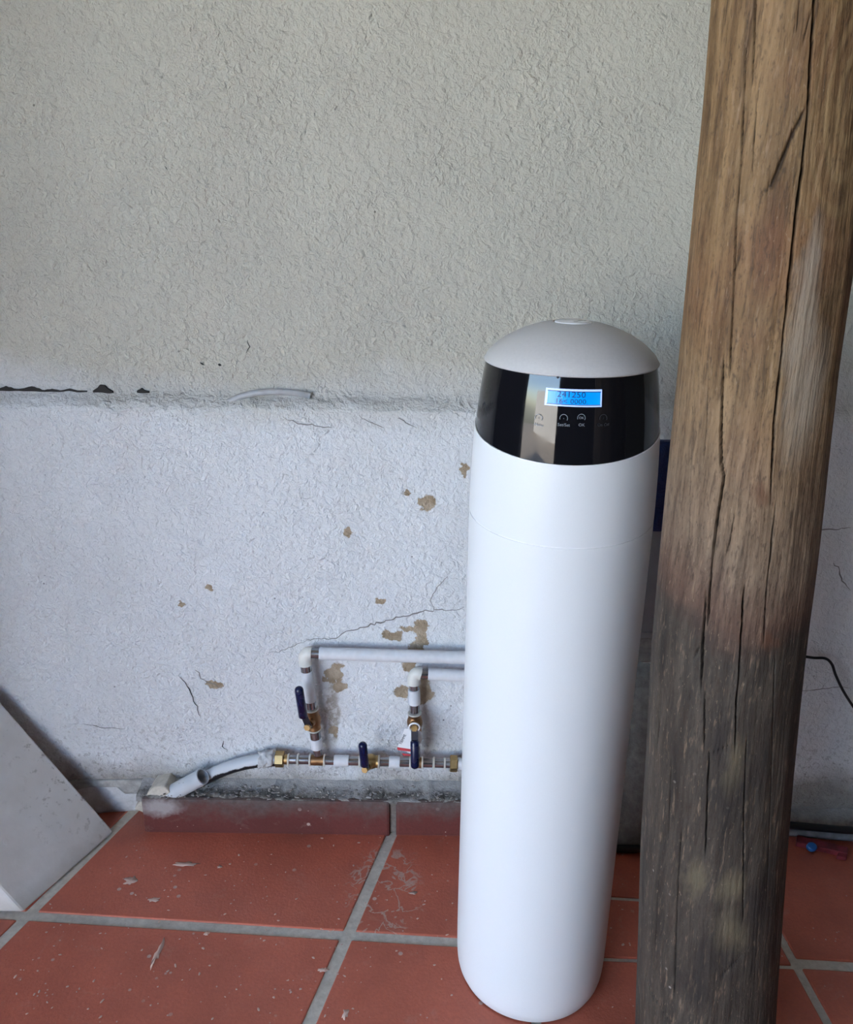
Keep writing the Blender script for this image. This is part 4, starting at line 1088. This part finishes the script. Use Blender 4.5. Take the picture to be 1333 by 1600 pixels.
MB()._rev(atz(1268, 1322, zr) - Vector((0, 0, .004)), Vector((0, -.5, 1)), [(0, .0), (0, .0085), (.006, .0085), (.008, .0065), (.008, 0)], 20).build('blue_cap', M_BLUEP, rs_, True)

# ------------------------------------------------------------------ loose bits
def chips(name, n, pick, mat, rmin, rmax, flat, label, cat):
    mb = MB()
    for i in range(n):
        c = pick(); r = random.uniform(rmin, rmax); m = 7; a0 = random.random() * 6.28; st = random.uniform(1.0, 2.2)
        top = []; 
        for k_ in range(m):
            w = a0 + 2 * math.pi * k_ / m; q = r * random.uniform(0.6, 1.1)
            top.append(Vector((math.cos(w) * q * st, math.sin(w) * q, 0)))
        rot = Matrix.Rotation(random.random() * 3.14, 3, 'Z'); top = [rot @ t for t in top]
        h = max(0.0006, r * flat)
        v = [c + t for t in top] + [c + t * 0.75 + Vector((0, 0, h * 0.8)) for t in top] + [c + Vector((0, 0, h))]
        f = [(k_, (k_ + 1) % m, m + (k_ + 1) % m, m + k_) for k_ in range(m)] + [(m + k_, m + (k_ + 1) % m, 2 * m) for k_ in range(m)]
        mb.add(v, f)
    o = mb.build(name, mat, None, False, sharp=0); tag(o, label, cat, kind='stuff'); return o
M_FLECK = plain('paint_fleck', (0.62, 0.42, 0.34), 0.7, var=0.1)
def onfloor():
    while True:
        px, py = random.uniform(20, 1000), random.uniform(1305, 1598)
        p = atz(px, py, 0.0008)
        if math.hypot(p.x - SX, p.y - SD) > 0.14 and p.x > F1.x + 0.0 and p.y < 1.375: return p
chips('paint_flecks', 170, onfloor, M_FLECK, 0.0007, 0.0024, 0.25, 'small pale paint flecks scattered over the red floor tiles', 'flecks')
def onskirt():
    x = random.uniform(skx[0], skx[-1]); return Vector((x, random.uniform(sk_y + 0.0, sk_y + 0.04), 0.080 + random.uniform(0, 0.006)))
chips('gravel_grains', 420, onskirt, M_PEBBLE, 0.0008, 0.0034, 0.8, 'pale gravel grains lying along the top of the skirting', 'gravel')
# a few larger splashes of dried paint, each a thin film
for px, py, rx, ry in ((205, 1376, 12, 8), (240, 1405, 10, 4), (246, 1490, 5, 26), (290, 1350, 22, 4), (540, 1584, 6, 10), (343, 1354, 4, 3), (505, 1515, 10, 4), (323, 1458, 6, 4), (645, 1395, 9, 3)):
    v = [atz(px, py, 0.0013)]; m = 22
    for i in range(m):
        w = 2 * math.pi * i / m; q = 0.5 + 0.75 * abs(noise.noise(Vector((math.cos(w) * 2.2 + px, math.sin(w) * 2.2, py * 0.1))) + 0.35)
        p = atz(px + rx * q * math.cos(w) + (ry * math.sin(w) * -0.4), py + ry * q * math.sin(w), 0.0009); v.append(p)
    f = [(0, 1 + i, 1 + (i + 1) % m) for i in range(m)]
    b0 = len(v); v += [p - Vector((0, 0, 0.0006)) for p in v[1:]]
    f += [(1 + i, b0 + i, b0 + (i + 1) % m, 1 + (i + 1) % m) for i in range(m)]
    mesh('paint_splash', v, f, M_FLECK, floor, True)
